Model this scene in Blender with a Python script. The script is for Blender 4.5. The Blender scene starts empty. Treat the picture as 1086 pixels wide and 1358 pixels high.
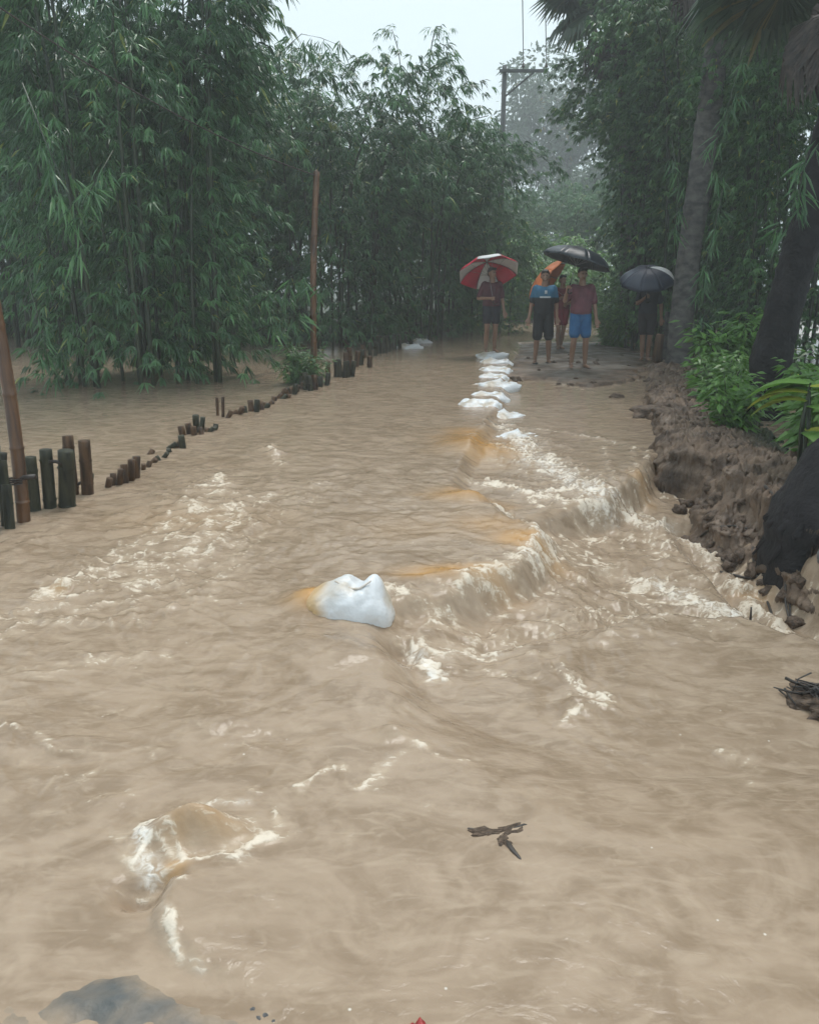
import bpy, bmesh, math, random
import numpy as np
from mathutils import Vector, Matrix, noise as mnoise

random.seed(7)
RNG = np.random.default_rng(7)
SC = bpy.context.scene
COL = SC.collection

# ------------------------------------------------------------------ camera
CAM_H = 1.45
PITCH = math.atan(304 / 1086)
FPX = 1086.0
cam_data = bpy.data.cameras.new('camera')
cam = bpy.data.objects.new('camera', cam_data)
COL.objects.link(cam)
cam.location = (0, 0, CAM_H)
cam.rotation_euler = (math.pi / 2 - PITCH, 0, 0)
cam_data.sensor_fit = 'VERTICAL'
cam_data.sensor_height = 24.0
cam_data.lens = 24.0 * FPX / 1358.0
cam_data.clip_start = 0.05
cam_data.clip_end = 1000
SC.camera = cam

# ------------------------------------------------------------------ sky, sun, exposure
SUN_EL, SUN_AZ = math.radians(68), math.radians(20)
world = bpy.data.worlds.new('World')
SC.world = world
world.use_nodes = True
nt = world.node_tree
nt.nodes.clear()
w_out = nt.nodes.new('ShaderNodeOutputWorld')
w_bg = nt.nodes.new('ShaderNodeBackground')
w_sky = nt.nodes.new('ShaderNodeTexSky')
w_sky.sky_type = 'NISHITA'
w_sky.sun_disc = False
w_sky.sun_elevation = SUN_EL
w_sky.sun_rotation = SUN_AZ
w_sky.air_density = 1.0
w_sky.dust_density = 4.0
w_mix = nt.nodes.new('ShaderNodeMix')          # rain cloud: the blue is washed out to a pale even grey
w_mix.data_type = 'RGBA'
w_mix.inputs[0].default_value = 0.86
w_mix.inputs[7].default_value = (9.0, 10.5, 11.1, 1)
nt.links.new(w_sky.outputs[0], w_mix.inputs[6])
nt.links.new(w_mix.outputs[2], w_bg.inputs[0])
w_bg.inputs[1].default_value = 0.068
nt.links.new(w_bg.outputs[0], w_out.inputs[0])

sun_d = bpy.data.lights.new('sun', 'SUN')
sun_d.energy = 1.5
sun_d.angle = math.radians(24)
sun_d.color = (1.0, 0.97, 0.93)
sun = bpy.data.objects.new('sun', sun_d)
COL.objects.link(sun)
sun.rotation_euler = (math.pi / 2 - SUN_EL, 0, math.pi - SUN_AZ)
sun.location = (0, 0, 30)

SC.view_settings.view_transform = 'Standard'
SC.view_settings.look = 'None'
SC.view_settings.gamma = 1.0
SC.view_settings.exposure = 0.68
SC.render.engine = 'CYCLES'
SC.cycles.use_denoising = True
SC.cycles.max_bounces = 5
SC.cycles.diffuse_bounces = 2
SC.cycles.glossy_bounces = 1
SC.cycles.volume_bounces = 1
SC.cycles.transmission_bounces = 2
SC.cycles.use_adaptive_sampling = True
SC.cycles.adaptive_threshold = 0.04
SC.cycles.caustics_reflective = False
SC.cycles.caustics_refractive = False

# ------------------------------------------------------------------ geometry helpers
CT, ST = math.cos(PITCH), math.sin(PITCH)

def ray(u, v):
    x = (u - 543) / FPX
    y = (679 - v) / FPX
    return Vector((x, CT + y * ST, y * CT - ST))

def P(u, v, z=0.0):
    """place on the level z that is seen in the direction u, v"""
    d = ray(u, v)
    return Vector((0, 0, CAM_H)) + d * ((z - CAM_H) / d.z)

def D(u, v, Y):
    d = ray(u, v)
    return Vector((0, 0, CAM_H)) + d * (Y / d.y)

def tag(o, label, cat, group=None):
    o['label'] = label
    o['category'] = cat
    if group:
        o['group'] = group
    return o

def empty(name, loc, label, cat, group=None, rz=0.0):
    o = bpy.data.objects.new(name, None)
    COL.objects.link(o)
    o.empty_display_size = 0.2
    o.location = loc
    o.rotation_euler = (0, 0, rz)
    return tag(o, label, cat, group)

def link(name, me, mat=None, parent=None, smooth=False):
    if mat is not None and not me.materials:
        me.materials.append(mat)
    o = bpy.data.objects.new(name, me)
    COL.objects.link(o)
    if parent is not None:
        o.parent = parent
    return o

def mesh_np(name, V, F, mat=None, smooth=False, attrs=None):
    """V (n,3); F (m,k) uniform faces"""
    V = np.ascontiguousarray(V, dtype=np.float32)
    F = np.ascontiguousarray(F, dtype=np.int32)
    m, k = F.shape
    me = bpy.data.meshes.new(name)
    me.vertices.add(len(V))
    me.vertices.foreach_set('co', V.ravel())
    me.loops.add(m * k)
    me.loops.foreach_set('vertex_index', F.ravel())
    me.polygons.add(m)
    me.polygons.foreach_set('loop_start', np.arange(0, m * k, k, dtype=np.int32))
    me.polygons.foreach_set('loop_total', np.full(m, k, dtype=np.int32))
    me.polygons.foreach_set('use_smooth', np.full(m, smooth, dtype=bool))
    for an, arr in (attrs or {}).items():
        a = me.attributes.new(an, 'FLOAT', 'POINT')
        a.data.foreach_set('value', np.ascontiguousarray(arr, dtype=np.float32))
    me.update(calc_edges=True)
    if mat is not None:
        me.materials.append(mat)
    return me

def mesh_bm(name, bm, mat=None, smooth=True):
    me = bpy.data.meshes.new(name)
    bmesh.ops.recalc_face_normals(bm, faces=bm.faces)
    bm.to_mesh(me)
    bm.free()
    if smooth:
        me.polygons.foreach_set('use_smooth', np.ones(len(me.polygons), dtype=bool))
    if mat is not None:
        me.materials.append(mat)
    return me

class Geo:
    """collects quads/tris as numpy pieces, all triangles"""
    def __init__(s):
        s.V, s.F, s.n = [], [], 0
    def add(s, V, F):
        V = np.asarray(V, float); F = np.asarray(F, int)
        s.V.append(V); s.F.append(F + s.n); s.n += len(V)
    def tube(s, pts, radii, n=8, caps=True):
        pts = np.asarray([tuple(p) for p in pts], float)
        m = len(pts)
        radii = np.broadcast_to(np.asarray(radii, float), (m,))
        T = np.gradient(pts, axis=0)
        T /= np.linalg.norm(T, axis=1)[:, None] + 1e-9
        ref = np.array([1.0, 0, 0]) if abs(T[0, 0]) < 0.8 else np.array([0, 1.0, 0])
        A = np.cross(T, ref); A /= np.linalg.norm(A, axis=1)[:, None] + 1e-9
        B = np.cross(T, A)
        th = np.linspace(0, 2 * math.pi, n, endpoint=False)
        ring = A[:, None, :] * np.cos(th)[None, :, None] + B[:, None, :] * np.sin(th)[None, :, None]
        V = (pts[:, None, :] + ring * radii[:, None, None]).reshape(-1, 3)
        F = []
        for i in range(m - 1):
            for j in range(n):
                a, b = i * n + j, i * n + (j + 1) % n
                c, d = b + n, a + n
                F += [(a, b, c), (a, c, d)]
        if caps:
            V = np.vstack([V, pts[0], pts[-1]])
            for j in range(n):
                F.append((m * n, (j + 1) % n, j))
                F.append((m * n + 1, (m - 1) * n + j, (m - 1) * n + (j + 1) % n))
        s.add(V, F)
    def box(s, c, size, M=None):
        sx, sy, sz = [q / 2 for q in size]
        V = np.array([(x, y, z) for x in (-sx, sx) for y in (-sy, sy) for z in (-sz, sz)], float)
        if M is not None:
            V = V @ np.array(M).T
        V = V + np.array(c)
        q = [(0, 1, 3, 2), (4, 6, 7, 5), (0, 4, 5, 1), (2, 3, 7, 6), (0, 2, 6, 4), (1, 5, 7, 3)]
        F = []
        for a, b, cc, d in q:
            F += [(a, b, cc), (a, cc, d)]
        s.add(V, F)
    def sphere(s, c, r, nu=10, nv=7):
        r = np.broadcast_to(np.asarray(r, float), (3,))
        pts = []
        for i in range(1, nv):
            t = math.pi * i / nv
            for j in range(nu):
                a = 2 * math.pi * j / nu
                pts.append((math.sin(t) * math.cos(a), math.sin(t) * math.sin(a), math.cos(t)))
        pts.append((0, 0, 1)); pts.append((0, 0, -1))
        V = np.array(pts) * r + np.array(tuple(c))
        top, bot = len(pts) - 2, len(pts) - 1
        F = []
        for i in range(nv - 2):
            for j in range(nu):
                a, b = i * nu + j, i * nu + (j + 1) % nu
                F += [(a, a + nu, b + nu), (a, b + nu, b)]
        for j in range(nu):
            F.append((top, j, (j + 1) % nu))
            k = (nv - 2) * nu
            F.append((bot, k + (j + 1) % nu, k + j))
        s.add(V, F)
    def mesh(s, name, mat=None, smooth=True, attrs=None):
        return mesh_np(name, np.vstack(s.V), np.vstack(s.F), mat, smooth, attrs)

# ------------------------------------------------------------------ numpy noise
_perm = np.random.default_rng(3).permutation(256)
_perm = np.concatenate([_perm, _perm, _perm])
_ga = np.random.default_rng(4).uniform(0, 2 * math.pi, 256)
_gx, _gy = np.cos(_ga), np.sin(_ga)

def pnoise(x, y):
    xi = np.floor(x).astype(int); yi = np.floor(y).astype(int)
    xf = x - xi; yf = y - yi
    xi &= 255; yi &= 255
    u = xf * xf * xf * (xf * (xf * 6 - 15) + 10)
    v = yf * yf * yf * (yf * (yf * 6 - 15) + 10)
    def g(ix, iy, dx, dy):
        h = _perm[_perm[ix & 255] + (iy & 255)]
        return _gx[h] * dx + _gy[h] * dy
    n00 = g(xi, yi, xf, yf); n10 = g(xi + 1, yi, xf - 1, yf)
    n01 = g(xi, yi + 1, xf, yf - 1); n11 = g(xi + 1, yi + 1, xf - 1, yf - 1)
    a = n00 + u * (n10 - n00); b = n01 + u * (n11 - n01)
    return (a + v * (b - a)) * 1.5

def fbm(x, y, octv=4, lac=2.03, gain=0.5):
    s = 0; a = 1.0; t = 0
    for i in range(octv):
        s = s + a * pnoise(x + 17.3 * i, y - 9.1 * i)
        t += a; a *= gain; x = x * lac; y = y * lac
    return s / t

def ridged(x, y, octv=3, gain=0.55):
    s = 0; a = 1.0; t = 0
    for i in range(octv):
        s = s + a * (1 - np.abs(pnoise(x + 31.7 * i, y + 11.9 * i)) * 1.6)
        t += a; a *= gain; x = x * 2.1; y = y * 2.1
    return s / t

def sstep(a, b, x):
    t = np.clip((x - a) / (b - a), 0, 1)
    return t * t * (3 - 2 * t)

def dist_line(x, y, pts):
    best = np.full(x.shape, 1e9)
    for (ax, ay), (bx, by) in zip(pts[:-1], pts[1:]):
        dx, dy = bx - ax, by - ay
        t = np.clip(((x - ax) * dx + (y - ay) * dy) / (dx * dx + dy * dy + 1e-12), 0, 1)
        best = np.minimum(best, np.hypot(x - ax - t * dx, y - ay - t * dy))
    return best

def sd_poly(x, y, pts):
    """signed distance, positive inside"""
    d = dist_line(x, y, pts + [pts[0]])
    ins = np.zeros(x.shape, bool)
    n = len(pts)
    for i in range(n):
        ax, ay = pts[i]; bx, by = pts[(i + 1) % n]
        if ay == by:
            continue
        c = (ay > y) != (by > y)
        ins ^= c & (x < (bx - ax) * (y - ay) / (by - ay) + ax)
    return np.where(ins, d, -d)

def px(pts, z=0.0):
    return [tuple(P(u, v, z)[:2]) for u, v in pts]

# ------------------------------------------------------------------ materials
def nodes(mat):
    mat.use_nodes = True
    t = mat.node_tree
    return t, t.nodes, t.links, t.nodes['Principled BSDF']

def mat_basic(name, c1, c2=None, scale=8.0, rough=0.7, bump=0.0, bscale=None, spec=0.5, stretch=(1, 1, 1), detail=5, metal=0.0, lo=0.35, hi=0.65):
    m = bpy.data.materials.new(name)
    t, N, L, b = nodes(m)
    b.inputs['Roughness'].default_value = rough
    b.inputs['Specular IOR Level'].default_value = spec
    b.inputs['Metallic'].default_value = metal
    if c2 is None:
        c2 = tuple(q * 0.7 for q in c1)
    tc = N.new('ShaderNodeTexCoord')
    mp = N.new('ShaderNodeMapping'); mp.inputs['Scale'].default_value = stretch
    L.new(tc.outputs['Object'], mp.inputs[0])
    nz = N.new('ShaderNodeTexNoise'); nz.inputs['Scale'].default_value = scale; nz.inputs['Detail'].default_value = detail
    L.new(mp.outputs[0], nz.inputs['Vector'])
    r = N.new('ShaderNodeValToRGB')
    r.color_ramp.elements[0].position = lo; r.color_ramp.elements[0].color = (*c2, 1)
    r.color_ramp.elements[1].position = hi; r.color_ramp.elements[1].color = (*c1, 1)
    L.new(nz.outputs[0], r.inputs[0]); L.new(r.outputs[0], b.inputs['Base Color'])
    if bump:
        n2 = N.new('ShaderNodeTexNoise'); n2.inputs['Scale'].default_value = bscale or scale * 3; n2.inputs['Detail'].default_value = 6
        L.new(mp.outputs[0], n2.inputs['Vector'])
        bp = N.new('ShaderNodeBump'); bp.inputs['Strength'].default_value = bump; bp.inputs['Distance'].default_value = 0.02
        L.new(n2.outputs[0], bp.inputs['Height']); L.new(bp.outputs[0], b.inputs['Normal'])
    return m

def mat_leaf(name, dark, light, rough=0.38, trans=0.33):
    m = bpy.data.materials.new(name)
    t, N, L, b = nodes(m)
    at = N.new('ShaderNodeAttribute'); at.attribute_name = 'var'
    oi = N.new('ShaderNodeObjectInfo')
    add = N.new('ShaderNodeMath'); add.operation = 'MULTIPLY_ADD'
    L.new(oi.outputs['Random'], add.inputs[0]); add.inputs[1].default_value = 0.25
    L.new(at.outputs['Fac'], add.inputs[2])
    r = N.new('ShaderNodeValToRGB')
    r.color_ramp.elements[0].position = 0.05; r.color_ramp.elements[0].color = (*dark, 1)
    r.color_ramp.elements[1].position = 1.0; r.color_ramp.elements[1].color = (*light, 1)
    e = r.color_ramp.elements.new(0.97); e.color = (*light, 1)
    r.color_ramp.elements[2].color = (light[0] * 2.1, light[1] * 1.15, light[2] * 0.8, 1)
    L.new(add.outputs[0], r.inputs[0])
    L.new(r.outputs[0], b.inputs['Base Color'])
    b.inputs['Roughness'].default_value = rough
    b.inputs['Specular IOR Level'].default_value = 0.5
    tr = N.new('ShaderNodeBsdfTranslucent')
    L.new(r.outputs[0], tr.inputs[0])
    mx = N.new('ShaderNodeMixShader'); mx.inputs[0].default_value = trans
    L.new(b.outputs[0], mx.inputs[1]); L.new(tr.outputs[0], mx.inputs[2])
    L.new(mx.outputs[0], N['Material Output'].inputs['Surface'])
    return m

# wet grey road and brown mud: the mud attribute says which soil lies there
def mat_ground():
    m = bpy.data.materials.new('ground_soil')
    t, N, L, b = nodes(m)
    tc = N.new('ShaderNodeTexCoord')
    def noise(s, d=6):
        n = N.new('ShaderNodeTexNoise'); n.inputs['Scale'].default_value = s; n.inputs['Detail'].default_value = d
        L.new(tc.outputs['Object'], n.inputs['Vector']); return n
    def ramp(src, p0, c0, p1, c1):
        r = N.new('ShaderNodeValToRGB')
        r.color_ramp.elements[0].position = p0; r.color_ramp.elements[0].color = (*c0, 1)
        r.color_ramp.elements[1].position = p1; r.color_ramp.elements[1].color = (*c1, 1)
        L.new(src, r.inputs[0]); return r
    n1, n2 = noise(5), noise(1.7)
    mud = ramp(n1.outputs[0], 0.33, (0.052, 0.034, 0.023), 0.66, (0.205, 0.145, 0.102))
    road = ramp(n2.outputs[0], 0.38, (0.080, 0.062, 0.048), 0.62, (0.20, 0.168, 0.138))
    at = N.new('ShaderNodeAttribute'); at.attribute_name = 'road'
    mx = N.new('ShaderNodeMix'); mx.data_type = 'RGBA'
    L.new(at.outputs['Fac'], mx.inputs[0]); L.new(mud.outputs[0], mx.inputs[6]); L.new(road.outputs[0], mx.inputs[7])
    lit = N.new('ShaderNodeAttribute'); lit.attribute_name = 'litter'
    lc = ramp(noise(9).outputs[0], 0.4, (0.02, 0.028, 0.016), 0.65, (0.06, 0.075, 0.035))
    mx2 = N.new('ShaderNodeMix'); mx2.data_type = 'RGBA'
    L.new(lit.outputs['Fac'], mx2.inputs[0]); L.new(mx.outputs[2], mx2.inputs[6]); L.new(lc.outputs[0], mx2.inputs[7])
    L.new(mx2.outputs[2], b.inputs['Base Color'])
    rr = N.new('ShaderNodeMapRange'); rr.inputs[1].default_value = 0.35; rr.inputs[2].default_value = 0.65
    rr.inputs[3].default_value = 0.36; rr.inputs[4].default_value = 0.8
    b.inputs['Specular IOR Level'].default_value = 0.3
    L.new(noise(3).outputs[0], rr.inputs[0]); L.new(rr.outputs[0], b.inputs['Roughness'])
    bp = N.new('ShaderNodeBump'); bp.inputs['Strength'].default_value = 0.55; bp.inputs['Distance'].default_value = 0.03
    L.new(noise(26, 7).outputs[0], bp.inputs['Height']); L.new(bp.outputs[0], b.inputs['Normal'])
    return m

def mat_water():
    m = bpy.data.materials.new('muddy_water')
    t, N, L, b = nodes(m)
    tc = N.new('ShaderNodeTexCoord')
    def noise(s, d=5, stretch=(1, 1, 1), rot=0.0, dist=0.0):
        mp = N.new('ShaderNodeMapping'); mp.inputs['Scale'].default_value = stretch; mp.inputs['Rotation'].default_value = (0, 0, rot)
        L.new(tc.outputs['Object'], mp.inputs[0])
        n = N.new('ShaderNodeTexNoise'); n.inputs['Scale'].default_value = s; n.inputs['Detail'].default_value = d
        n.inputs['Distortion'].default_value = dist
        L.new(mp.outputs[0], n.inputs['Vector']); return n.outputs[0]
    def attr(n):
        a = N.new('ShaderNodeAttribute'); a.attribute_name = n; return a.outputs['Fac']
    def math_(op, a, c):
        q = N.new('ShaderNodeMath'); q.operation = op
        for i, s in enumerate((a, c)):
            if isinstance(s, (int, float)):
                q.inputs[i].default_value = s
            else:
                L.new(s, q.inputs[i])
        return q.outputs[0]
    def mixc(f, a, c):
        q = N.new('ShaderNodeMix'); q.data_type = 'RGBA'
        L.new(f, q.inputs[0])
        for i, s in ((6, a), (7, c)):
            if isinstance(s, tuple):
                q.inputs[i].default_value = (*s, 1)
            else:
                L.new(s, q.inputs[i])
        return q.outputs[2]
    def rng(s, a, c, lo=0.0, hi=1.0):
        q = N.new('ShaderNodeMapRange'); q.interpolation_type = 'SMOOTHSTEP'
        q.inputs[1].default_value = a; q.inputs[2].default_value = c
        q.inputs[3].default_value = lo; q.inputs[4].default_value = hi
        L.new(s, q.inputs[0]); return q.outputs[0]
    silt = rng(noise(2.6, 7, (1, 1.4, 1), 0.6, 2.2), 0.34, 0.66)
    base = mixc(silt, (0.248, 0.181, 0.123), (0.345, 0.262, 0.188))
    fine = rng(noise(14, 6, (1, 1.3, 1), 0.6, 1.6), 0.44, 0.74)
    base = mixc(math_('MULTIPLY', fine, 0.35), base, (0.40, 0.312, 0.225))
    strk = rng(noise(4.5, 6, (1, 2.4, 1), 0.6, 2.4), 0.5, 0.76)
    base = mixc(math_('MULTIPLY', strk, 0.45), base, (0.43, 0.34, 0.25))
    base = mixc(attr('amber'), base, (0.46, 0.250, 0.080))
    foam = attr('foam')
    fn = noise(34, 7, (1, 1.3, 1), 0.3, 0.9)
    cut = math_('SUBTRACT', 0.86, math_('MULTIPLY', foam, 0.56))
    ff = rng(math_('SUBTRACT', fn, cut), -0.14, 0.22)
    ff = math_('MULTIPLY', ff, rng(foam, 0.02, 0.35))
    froth = math_('MULTIPLY', rng(foam, 0.0, 0.7), rng(noise(11, 6, (1, 1.5, 1), 0.3, 1.2), 0.30, 0.70, 0.15, 0.75))
    base = mixc(froth, base, (0.50, 0.40, 0.295))
    base = mixc(ff, base, (0.66, 0.58, 0.475))
    base = mixc(math_('MULTIPLY', attr('white'), rng(fn, 0.36, 0.58)), base, (0.78, 0.76, 0.72))
    vo = N.new('ShaderNodeTexVoronoi'); vo.inputs['Scale'].default_value = 11
    L.new(tc.outputs['Object'], vo.inputs['Vector'])
    drop = math_('MULTIPLY', rng(vo.outputs['Distance'], 0.050, 0.022), rng(noise(5, 2), 0.5, 0.56))
    base = mixc(math_('MULTIPLY', drop, 0.7), base, (0.70, 0.66, 0.60))       # raindrop splashes
    L.new(base, b.inputs['Base Color'])
    rough = N.new('ShaderNodeMapRange'); rough.inputs[3].default_value = 0.13; rough.inputs[4].default_value = 0.6
    L.new(ff, rough.inputs[0]); L.new(rough.outputs[0], b.inputs['Roughness'])
    b.inputs['IOR'].default_value = 1.33
    b.inputs['Specular IOR Level'].default_value = 0.3
    h = math_('ADD', math_('MULTIPLY', noise(9, 5, (1, 1.25, 1), 0.6, 1.2), 0.50), math_('MULTIPLY', noise(40, 4, (1, 1.2, 1), 0.6, 0.6), 0.14))
    h = math_('ADD', h, math_('MULTIPLY', math_('MULTIPLY', fn, ff), 0.35))
    bp = N.new('ShaderNodeBump'); bp.inputs['Strength'].default_value = 0.36; bp.inputs['Distance'].default_value = 0.03
    L.new(h, bp.inputs['Height']); L.new(bp.outputs[0], b.inputs['Normal'])
    return m

M = {}
M['ground'] = mat_ground()
M['water'] = mat_water()
M['bamboo_leaf'] = mat_leaf('bamboo_leaf', (0.016, 0.056, 0.025), (0.130, 0.285, 0.112), rough=0.30)
M['bamboo_leaf_right'] = mat_leaf('small_bamboo_leaf', (0.017, 0.056, 0.021), (0.128, 0.265, 0.088))
M['shrub_leaf'] = mat_leaf('shrub_leaf', (0.050, 0.130, 0.026), (0.165, 0.340, 0.065))
M['tree_leaf'] = mat_leaf('tree_leaf', (0.040, 0.080, 0.042), (0.10, 0.16, 0.085), rough=0.5)  # far trees only: leaf colour lightened, part of the haze fade painted in
M['palm_leaf'] = mat_leaf('palm_leaf', (0.030, 0.055, 0.035), (0.070, 0.110, 0.065), rough=0.5)
M['dead_palm'] = mat_basic('dead_palm_leaf', (0.07, 0.058, 0.050), (0.028, 0.025, 0.024), 12, 0.7)
M['culm'] = mat_basic('green_culm', (0.038, 0.056, 0.026), (0.018, 0.027, 0.015), 6, 0.5, stretch=(1, 1, .3))
M['post_bamboo'] = mat_basic('dry_bamboo', (0.165, 0.082, 0.038), (0.055, 0.028, 0.016), 7, 0.4, 0.25, stretch=(3, 3, .35))
M['stake_green'] = mat_basic('wet_green_bamboo', (0.055, 0.055, 0.034), (0.018, 0.020, 0.015), 9, 0.55, 0.4, stretch=(3, 3, .4), spec=.25)
M['stake_brown'] = mat_basic('wet_brown_bamboo', (0.11, 0.062, 0.032), (0.034, 0.021, 0.014), 9, 0.55, 0.4, stretch=(3, 3, .4), spec=.25)
M['cut_end'] = mat_basic('cut_bamboo_end', (0.22, 0.135, 0.085), (0.10, 0.06, 0.04), 30, 0.7)
M['wire'] = mat_basic('rusty_wire', (0.04, 0.03, 0.025), None, 20, 0.5)
M['palm_bark'] = mat_basic('grey_palm_bark', (0.115, 0.108, 0.098), (0.035, 0.034, 0.033), 6, 0.8, 0.8, 22, stretch=(1, 1, 1.6))
M['black_bark'] = mat_basic('black_wet_bark', (0.024, 0.022, 0.024), (0.008, 0.008, 0.009), 6, 0.75, 0.9, 24, spec=.25)
M['tree_bark'] = mat_basic('tree_bark', (0.16, 0.15, 0.13), (0.07, 0.065, 0.06), 4, 0.8, 0.4)
M['pole'] = mat_basic('weathered_concrete', (0.13, 0.135, 0.135), (0.08, 0.08, 0.08), 3, 0.8)
M['porcelain'] = mat_basic('insulator_porcelain', (0.10, 0.08, 0.07), None, 5, 0.3)
M['mud'] = mat_basic('mud_clod', (0.155, 0.108, 0.076), (0.05, 0.034, 0.024), 3, 0.6, 0.7, 6, spec=.3)
M['stone'] = mat_basic('grey_stone', (0.15, 0.145, 0.14), (0.06, 0.06, 0.062), 2, 0.5, 0.4, 8)
M['twig'] = mat_basic('wet_twig', (0.05, 0.04, 0.033), (0.02, 0.017, 0.015), 15, 0.5, 0.3)

# ------------------------------------------------------------------ water levels and ground
T1 = px([(690, 455), (672, 500), (664, 535), (640, 580), (622, 610), (612, 645), (660, 672), (728, 706), (700, 752), (620, 785),
         (522, 806), (505, 838), (548, 915), (640, 985), (800, 1030), (1000, 1050), (1500, 1000), (1500, 600), (900, 455)], -0.02)
POOL = px([(545, 905), (548, 850), (590, 800), (660, 778), (708, 748), (726, 712), (690, 688), (752, 674), (800, 661), (836, 638), (868, 602), (930, 606), (1010, 660), (1100, 740),
           (1300, 820), (1300, 940), (1120, 870), (980, 815), (860, 815), (740, 870), (640, 915)], -0.09)
CHUTE = px([(880, 682), (930, 682), (990, 730), (1050, 770), (1200, 850), (1500, 1000), (1250, 950), (1030, 845), (960, 765), (905, 715)], -0.28)
FRONT = px([(222, 1160), (320, 1140), (440, 1090), (560, 1010), (720, 980), (1000, 1010), (1300, 1100), (1700, 1500), (400, 1500), (385, 1358), (300, 1305), (232, 1268), (214, 1215)], 0.0)

def waves(x, y):
    """choppy running water; flow runs from the left bank to the breach on the right"""
    ca, sa = math.cos(-0.62), math.sin(-0.62)
    s, n = x * ca + y * sa, -x * sa + y * ca
    wx = fbm(s * 0.9, n * 0.9, 3) * 0.55
    wy = fbm(s * 0.9 + 40, n * 0.9 - 12, 3) * 0.55
    s2, n2 = s + wx, n + wy
    big = fbm(s2 * 1.2, n2 * 1.6, 3)
    rid = ridged(s2 * 2.2, n2 * 2.9, 3)
    small = fbm(s2 * 7, n2 * 8.5, 3)
    chop = ridged(s2 * 4.8 + 5, n2 * 6.2, 3)
    web = ridged(s2 * 5.5 + 0.5 * pnoise(s * 9, n * 9), n2 * 7.5 + 0.5 * pnoise(s * 9 + 50, n * 9), 2)
    return big, rid, small, chop, web

def water_z(x, y):
    z = np.zeros_like(x)
    near = 1 - sstep(3.0, 9.0, y)
    w1 = 0.09 + 0.22 * (1 - sstep(2.0, 3.0, y))
    kx, ky = 0.07 * fbm(x * 2.5, y * 2.5, 3), 0.07 * fbm(x * 2.5 + 7, y * 2.5 + 3, 3)
    s1 = sd_poly(x + kx, y + ky, T1)
    m1 = sstep(-1, 1, s1 / w1)
    z -= 0.09 * m1
    s2 = sd_poly(x + kx, y + ky, POOL)
    w2 = 0.16 + 0.75 * (1 - sstep(2.7, 3.9, y))
    m2 = sstep(0, 1, (s2 + 0.02) / w2)
    z -= (0.085 + 0.135 * sstep(0.75, 1.35, x)) * m2
    s3 = sd_poly(x, y, CHUTE)
    m3 = sstep(-0.12, 0.12, s3)
    z -= m3 * (0.04 + 0.16 * np.clip(x - 1.3, 0, 3))
    s4 = sd_poly(x, y, FRONT)
    pf = P(225, 1210)
    lip = np.exp(-(((x - pf.x) / 0.24) ** 2 + ((y - pf.y) / 0.26) ** 2))
    z += 0.036 * sstep(-0.035, 0.035, s4 + 0.6 * kx + 0.02 * fbm(x * 14, y * 14, 3)) * (1 - sstep(0.05, 0.5, s4)) * lip
    return z, m1, m2, m3

def bump(x, y, u, v, zz, r, a):
    p = P(u, v, zz)
    rx, ry = (r if isinstance(r, tuple) else (r, r))
    return a * np.exp(-((x - p.x) / rx) ** 2 - ((y - p.y) / ry) ** 2)

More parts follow.
